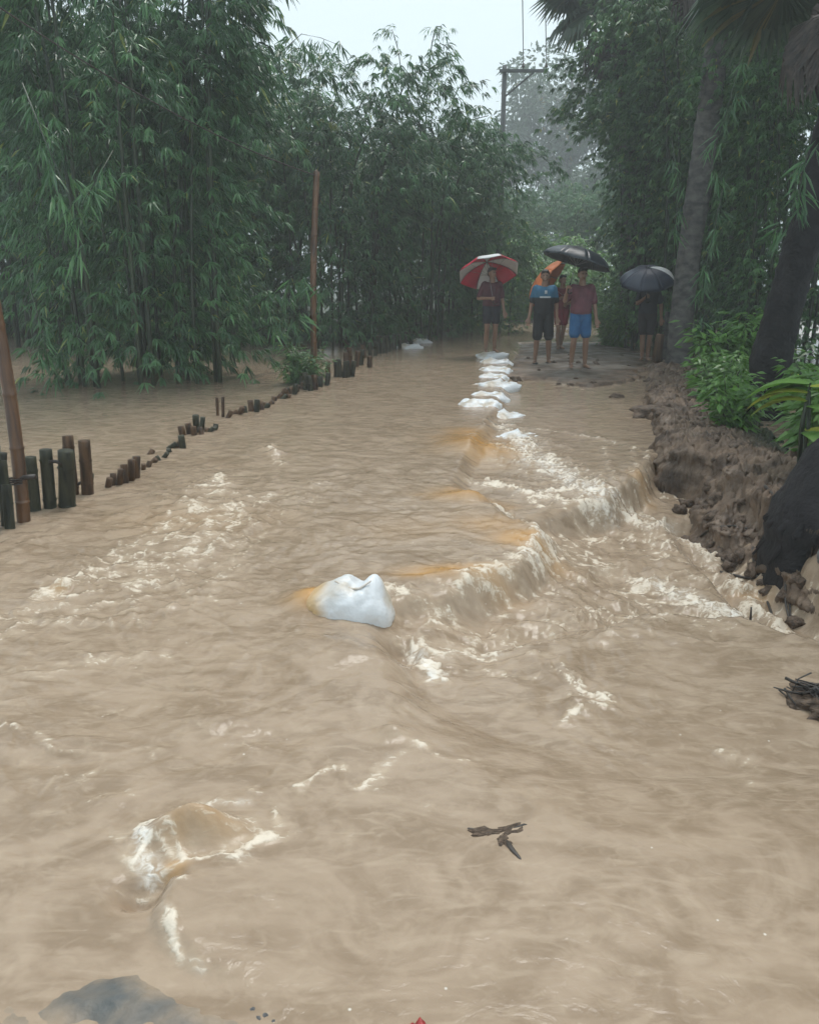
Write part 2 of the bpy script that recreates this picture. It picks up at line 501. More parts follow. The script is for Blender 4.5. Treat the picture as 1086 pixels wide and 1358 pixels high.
FOAM = [  # points, level, width m, strength, white
    ([(618, 652), (650, 668), (690, 690), (735, 706)], -0.05, 0.045, 1.0, 0.2),
    ([(640, 672), (700, 686), (760, 700), (830, 690), (905, 694)], -0.28, 0.10, 1.0, 0.15),
    ([(690, 690), (760, 684), (850, 684), (890, 686)], -0.30, 0.07, 1.1, 0.3),
    ([(700, 690), (720, 705), (820, 706), (900, 712)], -0.26, 0.03, 0.95, 0.0),
    ([(905, 694), (945, 716), (985, 748), (1030, 792), (1090, 835)], -0.28, 0.075, 1.05, 0.0),
    ([(860, 765), (930, 790), (985, 815), (1040, 832), (1100, 855)], -0.28, 0.10, 1.1, 0.4),
    ([(930, 800), (1000, 822), (1080, 848)], -0.28, 0.14, 0.7, 0.0),
    ([(552, 880), (570, 902), (578, 918)], -0.16, 0.04, 1.1, 0.6),
    ([(560, 880), (600, 884), (660, 868)], -0.16, 0.08, 0.85, 0.1),
    ([(530, 835), (570, 840), (620, 812), (700, 775), (735, 728)], -0.18, 0.08, 0.9, 0.0),
    ([(700, 770), (715, 735), (705, 720)], -0.16, 0.05, 0.9, 0.3),
    ([(560, 850), (640, 830), (740, 800)], -0.25, 0.14, 0.42, 0.0),
    ([(748, 905), (762, 938), (800, 945)], -0.14, 0.03, 1.1, 0.1),
    ([(700, 880), (742, 888), (752, 910)], -0.14, 0.02, 0.7, 0.0),
    ([(745, 970), (770, 955), (800, 948)], -0.12, 0.018, 0.8, 0.0),
    ([(170, 1118), (182, 1095), (215, 1074), (262, 1060), (330, 1052)], 0.03, 0.020, 1.1, 0.25),
    ([(185, 1105), (192, 1128), (205, 1142)], 0.03, 0.040, 1.15, 0.6),
    ([(215, 1090), (260, 1078), (320, 1075)], 0.04, 0.06, 0.85, 0.0),
    ([(230, 1120), (290, 1112), (340, 1100)], 0.04, 0.05, 0.85, 0.0),
    ([(60, 1080), (130, 1060), (180, 1050)], 0.0, 0.03, 0.35, 0.0),
    ([(260, 965), (330, 985), (420, 1000)], 0.0, 0.04, 0.35, 0.0),
    ([(380, 1130), (460, 1120), (500, 1110)], 0.0, 0.03, 0.3, 0.0),
    ([(206, 1146), (240, 1140), (282, 1128), (325, 1135)], 0.03, 0.020, 1.05, 0.1),
    ([(216, 1205), (222, 1240), (240, 1275), (270, 1290)], 0.02, 0.012, 0.95, 0.1),
    ([(222, 1180), (250, 1172)], 0.02, 0.007, 0.7, 0.0),
    ([(330, 1052), (390, 1045), (450, 1020), (490, 1012)], 0.0, 0.014, 0.7, 0.0),
    ([(490, 1035), (520, 1000), (545, 985)], 0.0, 0.03, 1.0, 0.1),
    ([(578, 998), (600, 1002), (640, 1004)], 0.0, 0.012, 0.75, 0.0),
    ([(296, 632), (262, 672), (205, 716), (150, 748), (90, 778), (0, 832)], 0.0, 0.14, 0.68, 0.0),
    ([(330, 660), (300, 690), (210, 760), (160, 790)], 0.0, 0.2, 0.6, 0.0),
    ([(420, 640), (340, 700), (260, 800)], 0.0, 0.16, 0.4, 0.0),
    ([(0, 900), (100, 880), (220, 870)], 0.0, 0.06, 0.45, 0.0),
    ([(640, 860), (760, 830), (860, 790)], -0.2, 0.14, 0.5, 0.0),
    ([(64, 782), (80, 770), (98, 786)], 0.03, 0.03, 0.8, 0.0),
    ([(0, 830), (80, 822), (170, 828)], 0.0, 0.06, 0.5, 0.0),
    ([(355, 590), (365, 605), (372, 615)], 0.0, 0.04, 0.65, 0.0),
    ([(50, 972), (74, 994), (110, 1000), (140, 1000)], 0.0, 0.012, 0.8, 0.0),
    ([(0, 962), (40, 964)], 0.0, 0.014, 0.8, 0.0),
    ([(130, 945), (190, 938), (260, 946)], 0.0, 0.02, 0.45, 0.0),
    ([(690, 575), (700, 600), (740, 622), (800, 655)], -0.07, 0.2, 0.85, 0.5),
    ([(668, 560), (690, 590), (702, 606)], -0.05, 0.10, 0.8, 0.4),
    ([(700, 568), (760, 575), (820, 588)], -0.09, 0.06, 0.62, 0.1),
    ([(740, 508), (790, 520)], -0.08, 0.05, 0.5, 0.0),
    ([(780, 505), (840, 512)], -0.08, 0.05, 0.4, 0.0),
    ([(640, 606), (690, 618), (760, 640)], -0.05, 0.05, 0.5, 0.0),
    ([(800, 600), (815, 660)], -0.15, 0.04, 0.5, 0.0), ([(838, 600), (842, 665)], -0.15, 0.04, 0.6, 0.0), ([(858, 605), (856, 670)], -0.15, 0.03, 0.6, 0.0),
    ([(836, 745), (850, 800), (880, 830)], -0.22, 0.07, 0.4, 0.0),
    ([(640, 905), (700, 912)], -0.15, 0.03, 0.6, 0.0),
    ([(800, 860), (880, 840), (960, 850)], -0.18, 0.08, 0.5, 0.0),
    ([(20, 1010), (100, 1030), (200, 1000)], 0.0, 0.05, 0.4, 0.0),
    ([(420, 1060), (520, 1080), (600, 1060)], 0.0, 0.04, 0.3, 0.0),
    ([(960, 985), (1000, 1000), (990, 1025)], -0.05, 0.03, 0.4, 0.0),
]
AMBER = [  # u, v, level, rx, ry, strength
    (640, 585, 0, 0.36, 0.5, 1.0), (622, 575, 0, 0.22, 0.35, 0.7), (620, 660, -0.02, 0.22, 0.18, 0.95), (655, 700, -0.03, 0.28, 0.25, 0.40),
    (695, 722, -0.05, 0.20, 0.16, 0.9), (600, 770, -0.05, 0.25, 0.10, 0.85), (560, 782, -0.08, 0.14, 0.06, 0.85), (640, 770, -0.08, 0.12, 0.05, 0.85),
    (425, 792, 0.03, 0.13, 0.11, 1.0), (232, 1155, 0.0, 0.035, 0.03, 0.9), (280, 1095, 0.04, 0.09, 0.04, 0.35), (250, 690, 0, 0.5, 0.3, 0.13),
    (1000, 760, -0.3, 0.12, 0.10, 0.45), (1040, 810, -0.3, 0.1, 0.08, 0.55), (848, 640, -0.15, 0.10, 0.15, 0.45), (240, 1100, 0.04, 0.05, 0.05, 0.3),
    (80, 785, 0, 0.05, 0.03, 0.6), (860, 655, -0.2, .06, .1, .4), (560, 700, 0, .4, .25, .12)]

def fan(y0, y1, ny, half, nx, shift):
    yy = y0 * (y1 / y0) ** np.linspace(0, 1, ny)
    ss = np.linspace(-half, half, nx)
    Y, S = np.meshgrid(yy, ss, indexing='ij')
    X = S * (Y + shift)
    idx = np.arange(ny * nx).reshape(ny, nx)
    F = np.stack([idx[:-1, :-1], idx[:-1, 1:], idx[1:, 1:], idx[1:, :-1]], -1).reshape(-1, 4)
    return X.ravel(), Y.ravel(), F

def build_water():
    x, y, F = fan(0.45, 34.0, 760, 0.72, 700, 0.9)
    z, m1, m2, m3 = water_z(x, y)
    big, rid, small, chop, web = waves(x, y)
    # how rough the water is, place by place
    turb = 0.42 + 0.30 * fbm(x * 0.5 + 3, y * 0.5, 2)
    turb *= 1 - 0.72 * sstep(4.6, 9.5, y)
    turb *= 1 - 0.45 * sstep(-0.2, 0.5, sd_poly(x, y, FRONT))
    calm = sstep(0, 0.8, -(x - (-0.25 * y + 0.2)) - 1.6)     # beyond the stake fence the flood lies still
    fence = [tuple(P(u, v)[:2]) for u, v in ((-250, 800), (25, 690), (160, 640), (240, 590), (340, 543), (420, 505), (500, 470), (560, 452))]
    side = sd_poly(x, y, fence + [(-30, 40), (-30, 0.4)])
    turb *= 1 - 0.85 * sstep(-0.2, 0.25, side)
    foam = np.zeros_like(x); white = np.zeros_like(x)
    jit = fbm(x * 5, y * 5, 3) * 0.7
    jx, jy = fbm(x * 4 + 9, y * 4, 3), fbm(x * 4, y * 4 + 21, 3)
    for pts, lv, wd, st, wh in FOAM:
        q = px(pts, lv)
        am = 0.9 * wd + 0.03
        d = dist_line(x + jx * am, y + jy * am, q)
        wide = np.exp(-(d / (wd * 2.2)) ** 2)
        f = st * (0.62 * np.exp(-(d / wd) ** 2) * (0.75 + 1.1 * jit) + 0.75 * wide * sstep(0.55, 0.95, web))
        foam = np.maximum(foam, f)
        if wh:
            white = np.maximum(white, wh * np.exp(-(d / (wd * 0.75)) ** 2) * np.clip(0.8 + 2.2 * fbm(x * 16, y * 16, 3), 0, 1.3))
    turb2 = np.maximum(turb, 0) + 0.9 * np.clip(foam, 0, 1) * (0.35 + 0.65 * sstep(1.5, 4, y)) + 0.45 * m2
    turb2 *= (0.55 + 0.45 * sstep(1.4, 3.5, y))
    z += turb2 * (0.036 * big + 0.024 * (rid - 0.55) + (0.010 + 0.020 * sstep(1.8, 3.2, y)) * (chop - 0.55) + (0.005 + 0.009 * sstep(1.8, 3.2, y)) * small)
    lump = ridged(x * 11, y * 11, 3)
    z += np.clip(foam, 0, 1.1) * (0.010 + 0.020 * (lump - 0.4)) * (0.45 + 0.55 * sstep(1.4, 4, y))
    # swells and holes of their own
    for u, v, lv, r, a in [(258, 1096, 0.03, (0.11, 0.055), 0.095), (205, 1118, 0.0, (0.04, 0.035), 0.02), (185, 1180, 0, (0.055, 0.05), -0.075), (228, 1166, 0, (0.04, 0.016), -0.045),
                           (535, 868, -0.1, (0.10, 0.10), -0.07), (470, 870, 0, (0.16, 0.10), 0.02), (520, 990, -0.05, (0.05, 0.04), 0.03), (412, 800, 0, (0.13, 0.13), 0.075),
                           (430, 855, 0, (0.16, 0.09), 0.03), (765, 945, -0.12, (0.05, 0.03), 0.03), (620, 660, 0, (0.14, 0.12), 0.05), (640, 590, 0, (0.30, 0.35), 0.07), (600, 765, 0, (0.2, 0.07), 0.03),
                           (80, 782, 0, (0.05, 0.04), 0.04), (366, 602, 0, (0.08, 0.05), 0.05), (150, 1065, 0, (0.08, 0.03), 0.015), (120, 985, 0, (0.1, 0.03), 0.02), (60, 1010, 0, (.12, .04), -.02),
                           (280, 960, 0, (0.1, 0.05), 0.02), (360, 980, 0, (.12, .05), -.015), (930, 800, -0.27, (0.12, 0.08), 0.05), (560, 895, -0.2, (0.03, 0.04), 0.05),
                           (1000, 800, -.3, (.1, .06), .06), (830, 800, -.25, (.1, .07), .03)]:
        z += bump(x, y, u, v, lv, r, a)
    cr = dist_line(x + 0.05 * jx, y + 0.05 * jy, px([(900, 690), (945, 716), (985, 748), (1030, 792), (1090, 835), (1200, 900)], -0.27))
    z += 0.060 * np.exp(-(cr / 0.075) ** 2) * (0.7 + 0.8 * jit) - 0.05 * np.exp(-(dist_line(x, y, px([(930, 740), (990, 785), (1040, 815)], -0.3)) / 0.09) ** 2)
    # falling threads at the breach
    fall = np.exp(-(dist_line(x, y, px([(790, 672), (840, 655), (868, 630)], -0.2)) / 0.2) ** 2)
    z += fall * 0.045 * ridged(x * 9 + y * 2, y * 1.2, 2)
    # crests of the running water carry thin foam
    crest = sstep(0.66, 1.0, 0.3 * rid + 0.3 * chop + 0.4 * web + 0.25 * jit) * np.clip(turb * 1.7, 0, 1) * (0.5 + 0.3 * sstep(2.5, 4, y))
    foam = np.clip(np.maximum(foam, crest) , 0, 1.15)
    foam = np.maximum(foam, 0.92 * m2 * sstep(0.5, 0.95, web) * sstep(-0.35, 0.25, fbm(x * 2.2, y * 3.0, 3)))
    amber = np.zeros_like(x)
    for u, v, lv, rx, ry, a in AMBER:
        p = P(u, v, lv)
        g = a * np.exp(-(((x - p.x) / rx) ** 2 + ((y - p.y) / ry) ** 2) * (1 + 0.6 * jx))
        amber = np.maximum(amber, g)
    V = np.stack([x, y, z], 1)
    me = mesh_np('water', V, F, M['water'], True, {'foam': foam, 'amber': np.clip(amber, 0, 1), 'white': np.clip(white, 0, 1)})
    o = link('water', me)
    o['kind'] = 'structure'
    return o

BANK = px([(848, 474), (846, 520), (850, 548), (868, 598), (930, 606), (985, 632), (1014, 655), (1060, 690), (1180, 740), (1700, 800), (1500, 520), (900, 470)], 0.06)
SHELF = px([(908, 655), (925, 674), (965, 690), (1000, 716), (1062, 752), (1200, 800), (1300, 700), (1000, 610), (915, 610)], -0.16)
SHORE = [tuple(P(u, v)[:2]) for u, v in ((-500, 440), (110, 441), (385, 461), (530, 458), (610, 441), (655, 433))] + [(5.0, 40), (9, 120), (-120, 120)]
ROAD = [tuple(P(u, v)[:2]) for u, v in ((666, 462), (690, 492), (770, 505), (848, 494), (850, 466), (800, 436))] + [(11, 60), (24, 150), (20, 150), (5.2, 40), tuple(P(668, 436)[:2])]

def ground_z(x, y):
    g = np.full_like(x, -0.75)
    n1 = fbm(x * 0.6, y * 0.6, 3)
    n2 = fbm(x * 3.5, y * 3.5, 4)
    n3 = ridged(x * 6, y * 6, 3)
    sh = sd_poly(x, y, SHORE)
    g = np.maximum(g, -0.75 + 0.90 * sstep(-0.6, 1.0, sh) + sstep(0, 1, sh) * (0.05 * n1))
    rd = sd_poly(x, y, ROAD) + 0.55 * n1 + 0.55 * fbm(x * 1.6 + 5, y * 0.9, 3) + 0.22 * n2
    rz = -0.055 + 0.035 * n1 + 0.02 * n2 + 0.055 * sstep(0.0, 1.6, rd)
    g = np.where(rd > -0.6, np.maximum(g, -0.75 + (rz + 0.75) * sstep(-0.6, 0.0, rd)), g)
    bk = sd_poly(x, y, BANK)
    wbk = 0.04 + 0.20 * sstep(5.6, 7.0, y)
    up = sstep(-1, 1, (bk + 0.05 * n2 + 0.12 * n1) / wbk)
    # the bank carries a heap of spoil along its road edge and falls away behind
    heap = 0.09 * np.exp(-((bk - 0.45) / 0.32) ** 2) * (0.6 + 0.8 * n1) + 0.05 * n2 + 0.045 * (n3 - 0.5)
    back = -0.35 * sstep(0.7, 2.2, bk)
    top = 0.0 + heap + back
    far = 1 - sstep(9.5, 13.5, y)
    top = top * (0.45 + 0.55 * far) + 0.0
    g = np.where(bk > -0.4, np.maximum(g, -0.75 + (top + 0.75) * up), g)
    sf = sd_poly(x, y, SHELF)
    stop = -0.34 + 0.30 * sstep(0.0, 0.55, sf) + 0.07 * n2 + 0.08 * (n3 - 0.45)
    g = np.where(sf > -0.3, np.maximum(g, -0.75 + (stop + 0.75) * sstep(-0.12, 0.10, sf + 0.05 * n2)), g)
    # open land on the right beyond the bank, and everything far off
    right = sstep(0, 1.5, x - (0.62 * y + 1.0))
    g = np.where(right > 0, np.maximum(g, -0.75 + right * 0.45), g)
    farland = sstep(27, 32, y)
    g = np.maximum(g, -0.75 + farland * (0.80 + 0.05 * n1))
    road = sstep(-0.1, 0.6, rd) * (1 - sstep(0.1, 0.5, bk) * far)
    litter = np.clip(sstep(0.2, 1.0, sh) + sstep(0.75, 1.3, bk) * sstep(0.4, 1.0, 1 - road) + farland * (1 - road) + right, 0, 1)
    return g, road, litter

def build_ground():
    x, y, F = fan(0.5, 160.0, 330, 1.25, 400, 1.2)
    z, road, litter = ground_z(x, y)
    V = np.stack([x, y, z], 1)
    o = link('ground', mesh_np('ground', V, F, M['ground'], True, {'road': road, 'litter': litter}))
    o['kind'] = 'structure'
    return o

def build_bank():
    ny, nx = 560, 330
    yy = 3.0 * (15.0 / 3.0) ** np.linspace(0, 1, ny)
    ss = np.linspace(0, 1, nx)
    Y, S = np.meshgrid(yy, ss, indexing='ij')
    X = 0.235 * Y + 0.05 + S * (0.30 * Y + 0.3)
    x, y = X.ravel(), Y.ravel()
    z, road, litter = ground_z(x, y)
    bk = sd_poly(x, y, BANK); sf = sd_poly(x, y, SHELF)
    on = np.maximum(bk, sf)
    wx, wy = x + 0.07 * fbm(x * 5, y * 5, 3), y + 0.07 * fbm(x * 5 + 9, y * 5, 3)
    cl = np.abs(fbm(wx * 6, wy * 6, 3)) * 2.6          # rounded clods with creases between
    cl2 = np.abs(fbm(wx * 15 + 4, wy * 15, 3)) * 2.6
    Z2 = z.reshape(X.shape)
    gyr = np.gradient(Z2, axis=0) / np.gradient(Y, axis=0); gxr = np.gradient(Z2, axis=1) / np.gradient(X, axis=1)
    gx_, gy_ = gxr.ravel(), gyr.ravel()
    sl = np.hypot(gx_, gy_)
    steep = sstep(0.5, 1.4, sl)
    hd = steep * (0.085 * fbm((x + y) * 3.5 + 3, z * 9, 3) + 0.05 * np.abs(fbm((x - y) * 8, z * 16 + (x + y) * 5, 3)))
    rough = sstep(-0.15, 0.25, on) * (1 - 0.8 * steep)
    z = z + rough * (0.065 * (cl - 0.35) + 0.020 * (cl2 - 0.4) + 0.012 * fbm(x * 45, y * 45, 2)) + 0.012
    z -= 0.10 * sstep(1.3, 1.9, bk)
    x = x - gx_ / (sl + 1e-6) * hd
    y = y - gy_ / (sl + 1e-6) * hd
    idx = np.arange(len(x)).reshape(X.shape)
    F = np.stack([idx[:-1, :-1], idx[:-1, 1:], idx[1:, 1:], idx[1:, :-1]], -1).reshape(-1, 4)
    keep = ((on > -0.22) & (bk < 2.0))[F].all(1)
    o = link('mud_bank', mesh_np('mud_bank', np.stack([x, y, z], 1), F[keep], M['ground'], True, {'road': road * 0.3, 'litter': litter}))
    o['kind'] = 'structure'
    return o

water = build_water()
ground = build_ground()
build_bank()

def gz(x, y):
    a = np.array([float(x)]); b = np.array([float(y)])
    return float(ground_z(a, b)[0][0])

def wz(x, y):
    a = np.array([float(x)]); b = np.array([float(y)])
    return float(water_z(a, b)[0][0])

# ------------------------------------------------------------------ foliage
def leaf_mesh(name, B, Dv, L, W, mat, rng, fold=0.25, droop=0.25, var=None):
    """many lance leaves: each a folded kite of four triangles"""
    n = len(B)
    Dv = Dv / (np.linalg.norm(Dv, axis=1)[:, None] + 1e-9)
    up = np.tile(np.array([[0, 0, 1.0]]), (n, 1)) + rng.normal(0, 0.45, (n, 3))
    S = np.cross(Dv, up); S /= np.linalg.norm(S, axis=1)[:, None] + 1e-9
    Nn = np.cross(S, Dv)
    L = L[:, None]; W = W[:, None]
    mid = B + Dv * L * 0.42 + Nn * L * 0.03
    tip = B + Dv * L - np.array([[0, 0, 1.0]]) * L * droop
    a = mid + S * W * 0.5 - Nn * W * fold
    c = mid - S * W * 0.5 - Nn * W * fold
    V = np.stack([B, a, mid, c, tip], 1).reshape(-1, 3)
    k = np.arange(n)[:, None] * 5
    F = np.concatenate([k + np.array([[0, 1, 2]]), k + np.array([[0, 2, 3]]), k + np.array([[1, 4, 2]]), k + np.array([[2, 4, 3]])], 0)
    if var is None:
        var = rng.beta(2, 3, n) * 0.95
    var = np.repeat(np.clip(var, 0, 1), 5)
    return mesh_np(name, V, F, mat, False, {'var': var})

def bamboo_data(seed, H, spread, n_culm, r0, leaf=(0.13, 0.22), nodes_=14, br=3, sprays=4, low=0.12, blen=(0.5, 1.2), per=6, width=0.13, upright=0.5):
    rng = np.random.default_rng(seed)
    culms, B, Dv, LL, VV = [], [], [], [], []
    for i in range(n_culm):
        a = rng.uniform(0, 2 * math.pi)
        rr = r0 * math.sqrt(rng.uniform(0, 1))
        base = np.array([rr * math.cos(a), rr * math.sin(a), -0.5])
        a2 = a + rng.normal(0, 0.5)
        out = np.array([math.cos(a2), math.sin(a2), 0])
        h = H * rng.uniform(0.62, 1.0)
        sp = spread * rng.uniform(0.25, 1.05)
        s = np.linspace(0, 1, 12)
        zc = np.sin(s * math.pi / 2 * (1.0 + (1 - upright) * rng.uniform(0.2, 0.6))) * h
        pts = base + out * (sp * s[:, None] ** 1.8) + np.array([0, 0, 1.0]) * zc[:, None] + rng.normal(0, 0.03, (12, 3)) * s[:, None]
        culms.append((pts, 0.036 * rng.uniform(0.7, 1.1)))
        nn = int(nodes_ * rng.uniform(0.8, 1.2))
        for q in np.linspace(low, 1.0, nn):
            f = q * 11; k = min(int(f), 10); p = pts[k] + (pts[k + 1] - pts[k]) * (f - k)
            for _ in range(br if q < 0.9 else br + 1):
                ba = a2 + rng.normal(0, 1.25)
                ln = rng.uniform(*blen) * (1.0 - 0.35 * q)
                bd = np.array([math.cos(ba), math.sin(ba), rng.uniform(-0.15, 0.5)])
                hd = np.array([-math.sin(ba), math.cos(ba), 0])
                for e in np.linspace(0.35, 1.0, sprays):
                    e = e + rng.uniform(-0.08, 0.08)
                    c = p + bd * ln * e - np.array([0, 0, 1.0]) * ln * 0.6 * e * e + rng.normal(0, 0.05, 3)
                    m = per + int(rng.integers(-2, 3))
                    Lf = rng.uniform(*leaf)
                    sv = rng.beta(1.6, 2.4)
                    down = rng.uniform(0.35, 1.1)
                    for g in range(m):
                        w_ = (g / max(1, m - 1) - 0.5) * 2.1          # leaves of one twig fan out like fingers
                        d = bd * math.cos(w_) * 0.8 + hd * math.sin(w_) + np.array([0, 0, -down]) + rng.normal(0, 0.22, 3)
                        B.append(c + bd * 0.03 * (g % 3))
                        Dv.append(d)
                        LL.append(Lf * rng.uniform(0.75, 1.1) * (1 - 0.25 * abs(w_) / 1.05))
                        VV.append(sv * 0.85 + rng.uniform(0, .15) + (0.9 if rng.uniform() < 0.014 else 0))
    B = np.array(B); Dv = np.array(Dv); LL = np.array(LL)
    ok = B[:, 2] > 0.06
    return rng, culms, B[ok], Dv[ok], LL[ok], np.array(VV)[ok]

def bamboo_foliage(name, seed, mat, width=0.13, **kw):
    rng, culms, B, Dv, LL, VV = bamboo_data(seed, width=width, **kw)
    me = leaf_mesh(name, B, Dv, LL, LL * width * rng.uniform(0.8, 1.25, len(LL)), mat, rng, var=VV)
    return me, culms

def culm_mesh(pts, r):
    g = Geo()
    rad = r * np.linspace(1.0, 0.25, len(pts))
    g.tube(pts, rad, 6)
    return g.mesh('culm', M['culm'])

def bamboo_clump(loc, rz, fol, label, group, scale=1.0, n_part=14):
    me, culms = fol
    r = empty('bamboo_clump', loc, label, 'bamboo', group, rz)
    r.scale = (scale, scale, scale)
    f = link('foliage', me, None, r); f['kind'] = 'stuff'
    for c in culms[:n_part]:
        if not isinstance(c, bpy.types.Mesh):
            pass
    return r

def culm_meshes(fol, n):
    return [culm_mesh(p, r) for p, r in fol[1][:n]]

FOL = {}
FOL['near'] = bamboo_foliage('near_bamboo_foliage', 11, M['bamboo_leaf'], H=7.6, spread=1.4, n_culm=42, r0=1.2, leaf=(0.17, 0.27), nodes_=14, br=3, sprays=4, low=0.03, blen=(0.5, 1.2), per=8, width=0.165)
FOL['near2'] = bamboo_foliage('tall_bamboo_foliage', 12, M['bamboo_leaf'], H=8.8, spread=2.6, n_culm=40, r0=1.1, leaf=(0.17, 0.27), nodes_=13, br=3, sprays=3, low=0.24, blen=(0.5, 1.3), per=8, width=0.165)
FOL['mid'] = bamboo_foliage('dome_bamboo_foliage', 13, M['bamboo_leaf'], H=6.6, spread=2.8, n_culm=46, r0=1.4, leaf=(0.19, 0.30), nodes_=11, br=3, sprays=3, low=0.10, blen=(0.5, 1.2), per=8, width=0.18, upright=0.3)
FOL['right'] = bamboo_foliage('fine_bamboo_foliage', 14, M['bamboo_leaf_right'], H=9.5, spread=2.3, n_culm=42, r0=1.3, leaf=(0.12, 0.20), nodes_=16, br=3, sprays=3, low=0.12, blen=(0.4, 1.1), per=8, width=0.30)
FOL['thin'] = bamboo_foliage('sparse_bamboo_foliage', 15, M['bamboo_leaf'], H=9.2, spread=1.7, n_culm=7, r0=0.7, leaf=(0.16, 0.24), nodes_=11, br=2, sprays=2, low=0.45, blen=(0.2, 0.55), per=5, width=0.16, upright=0.85)
CUL = {k: culm_meshes(FOL[k], n) for k, n in (('near', 26), ('near2', 20), ('mid', 18), ('right', 20), ('thin', 7))}

def clump(kind, loc, rz, label, group=None, s=1.0, sz=1.0):
    r = empty('bamboo_clump', loc, label, 'bamboo', group, rz)
    r.scale = (s, s, s * sz)
    f = link('foliage', FOL[kind][0], None, r); f['kind'] = 'stuff'
    for me in CUL[kind]:
        link('culm', me, None, r)
    return r

GL = 'bamboo clumps along the flooded left side'
GR = 'bamboo thicket on the right of the road'
# left of the road
clump('near', (-4.0, 12.6, -0.05), 0.4, 'big drooping bamboo clump standing in the flood behind the short stakes')
clump('near2', (-9.3, 20.0, -0.05), 1.9, 'dark tall bamboo clump beside the drooping clump, off the road', s=1.1)
clump('near2', (-13.2, 22.5, 0.0), 3.3, 'bamboo clump behind the still brown flood water, away from the road')
clump('mid', (-1.9, 20.3, 0.0), 0.2, 'rounded bamboo clump leaning over the far stakes behind the tall post', s=1.0)
clump('mid', (0.2, 23.6, 0.0), 2.2, 'rounded bamboo clump beside the man with the red and white umbrella', s=0.92)
clump('mid', (-5.0, 20.6, 0.0), 4.0, 'bamboo clump between the drooping clump and the rounded clumps', s=1.08)
clump('thin', (0.2, 21.6, 0.0), 1.0, 'sparse bamboo stems sticking up bare above the rounded clumps', s=0.95)
clump('thin', (-3.6, 23.0, 0.0), 2.6, 'thin bamboo tips rising behind the rounded clumps against the sky', s=0.97)
clump('mid', (2.2, 25.6, 0.0), 5.1, 'hazy bamboo clump beside the foot of the utility pole', s=0.62)
for i, (x, y, k, r, s) in enumerate([(-14.5, 23, 'near2', .3, 1), (-8.6, 23.5, 'mid', 1.2, 1.15), (-12, 27, 'mid', 2.7, 1.2), (-4.8, 27.5, 'mid', 5.0, 1.1), (-1.2, 29.5, 'mid', .9, 0.95), (-18, 27, 'near2', 3.9, 1.0)]):
    clump(k, (x, y, 0.0), r, ('tall bamboo clump at the outer end of the back row past the still flood', 'rounded bamboo clump in the back row behind the dark tall clump', 'rounded bamboo clump deep behind the still flood', 'rounded bamboo clump in the back row behind the drooping clump', 'rounded bamboo clump behind the ones that lean over the far stakes', 'outermost tall bamboo clump of the back row')[i], 'back row of bamboo on the left', s)
for x, y, r_, sc, lab in ((-12.2, 25.5, .7, 1.0, 'leafy bamboo clump closing the view behind the still flood'), (-9.0, 26.0, 2.9, 1.0, 'leafy bamboo clump deep behind the big drooping clump'), (-15.8, 25.0, 4.4, 1.05, 'bamboo clump behind the still flood farthest from the road'), (-6.4, 24.2, 5.4, 0.95, 'leafy bamboo clump filling the gap behind the drooping clump')):
    clump('near', (x, y, 0), r_, lab, 'leafy bamboo behind the still flood', sc)
# right of the road
clump('right', (6.15, 20.6, -0.1), 3.3, 'fine leaved bamboo behind the roadside bush, hiding the stem of the farther fan palm', s=0.92)
clump('right', (6.75, 18.6, -0.1), 0.5, 'tall fine leaved bamboo behind the leaning grey palm trunk', s=1.0)
clump('right', (7.2, 23.4, -0.1), 2.5, 'tall fine leaved bamboo overhanging the far road opposite the utility pole', s=1.05)
clump('right', (10.2, 17.0, -0.2), 4.1, 'fine leaved bamboo between the grey palm and the leaning dark palm', s=0.95)
clump('right', (6.9, 15.3, -0.2), 2.0, 'fine leaved bamboo close behind the grey palm trunk', s=0.8)
clump('right', (9.6, 21.5, -0.2), 0.9, 'fine leaved bamboo filling the gap between the two palm trunks', s=0.95)
clump('right', (8.8, 13.2, -0.2), 5.6, 'fine leaved bamboo arching over the leaning dark palm trunk', s=0.85)
clump('right', (9.8, 30.0, 0.0), 1.1, 'hazy fine leaved bamboo far along the right of the road', s=1.0)

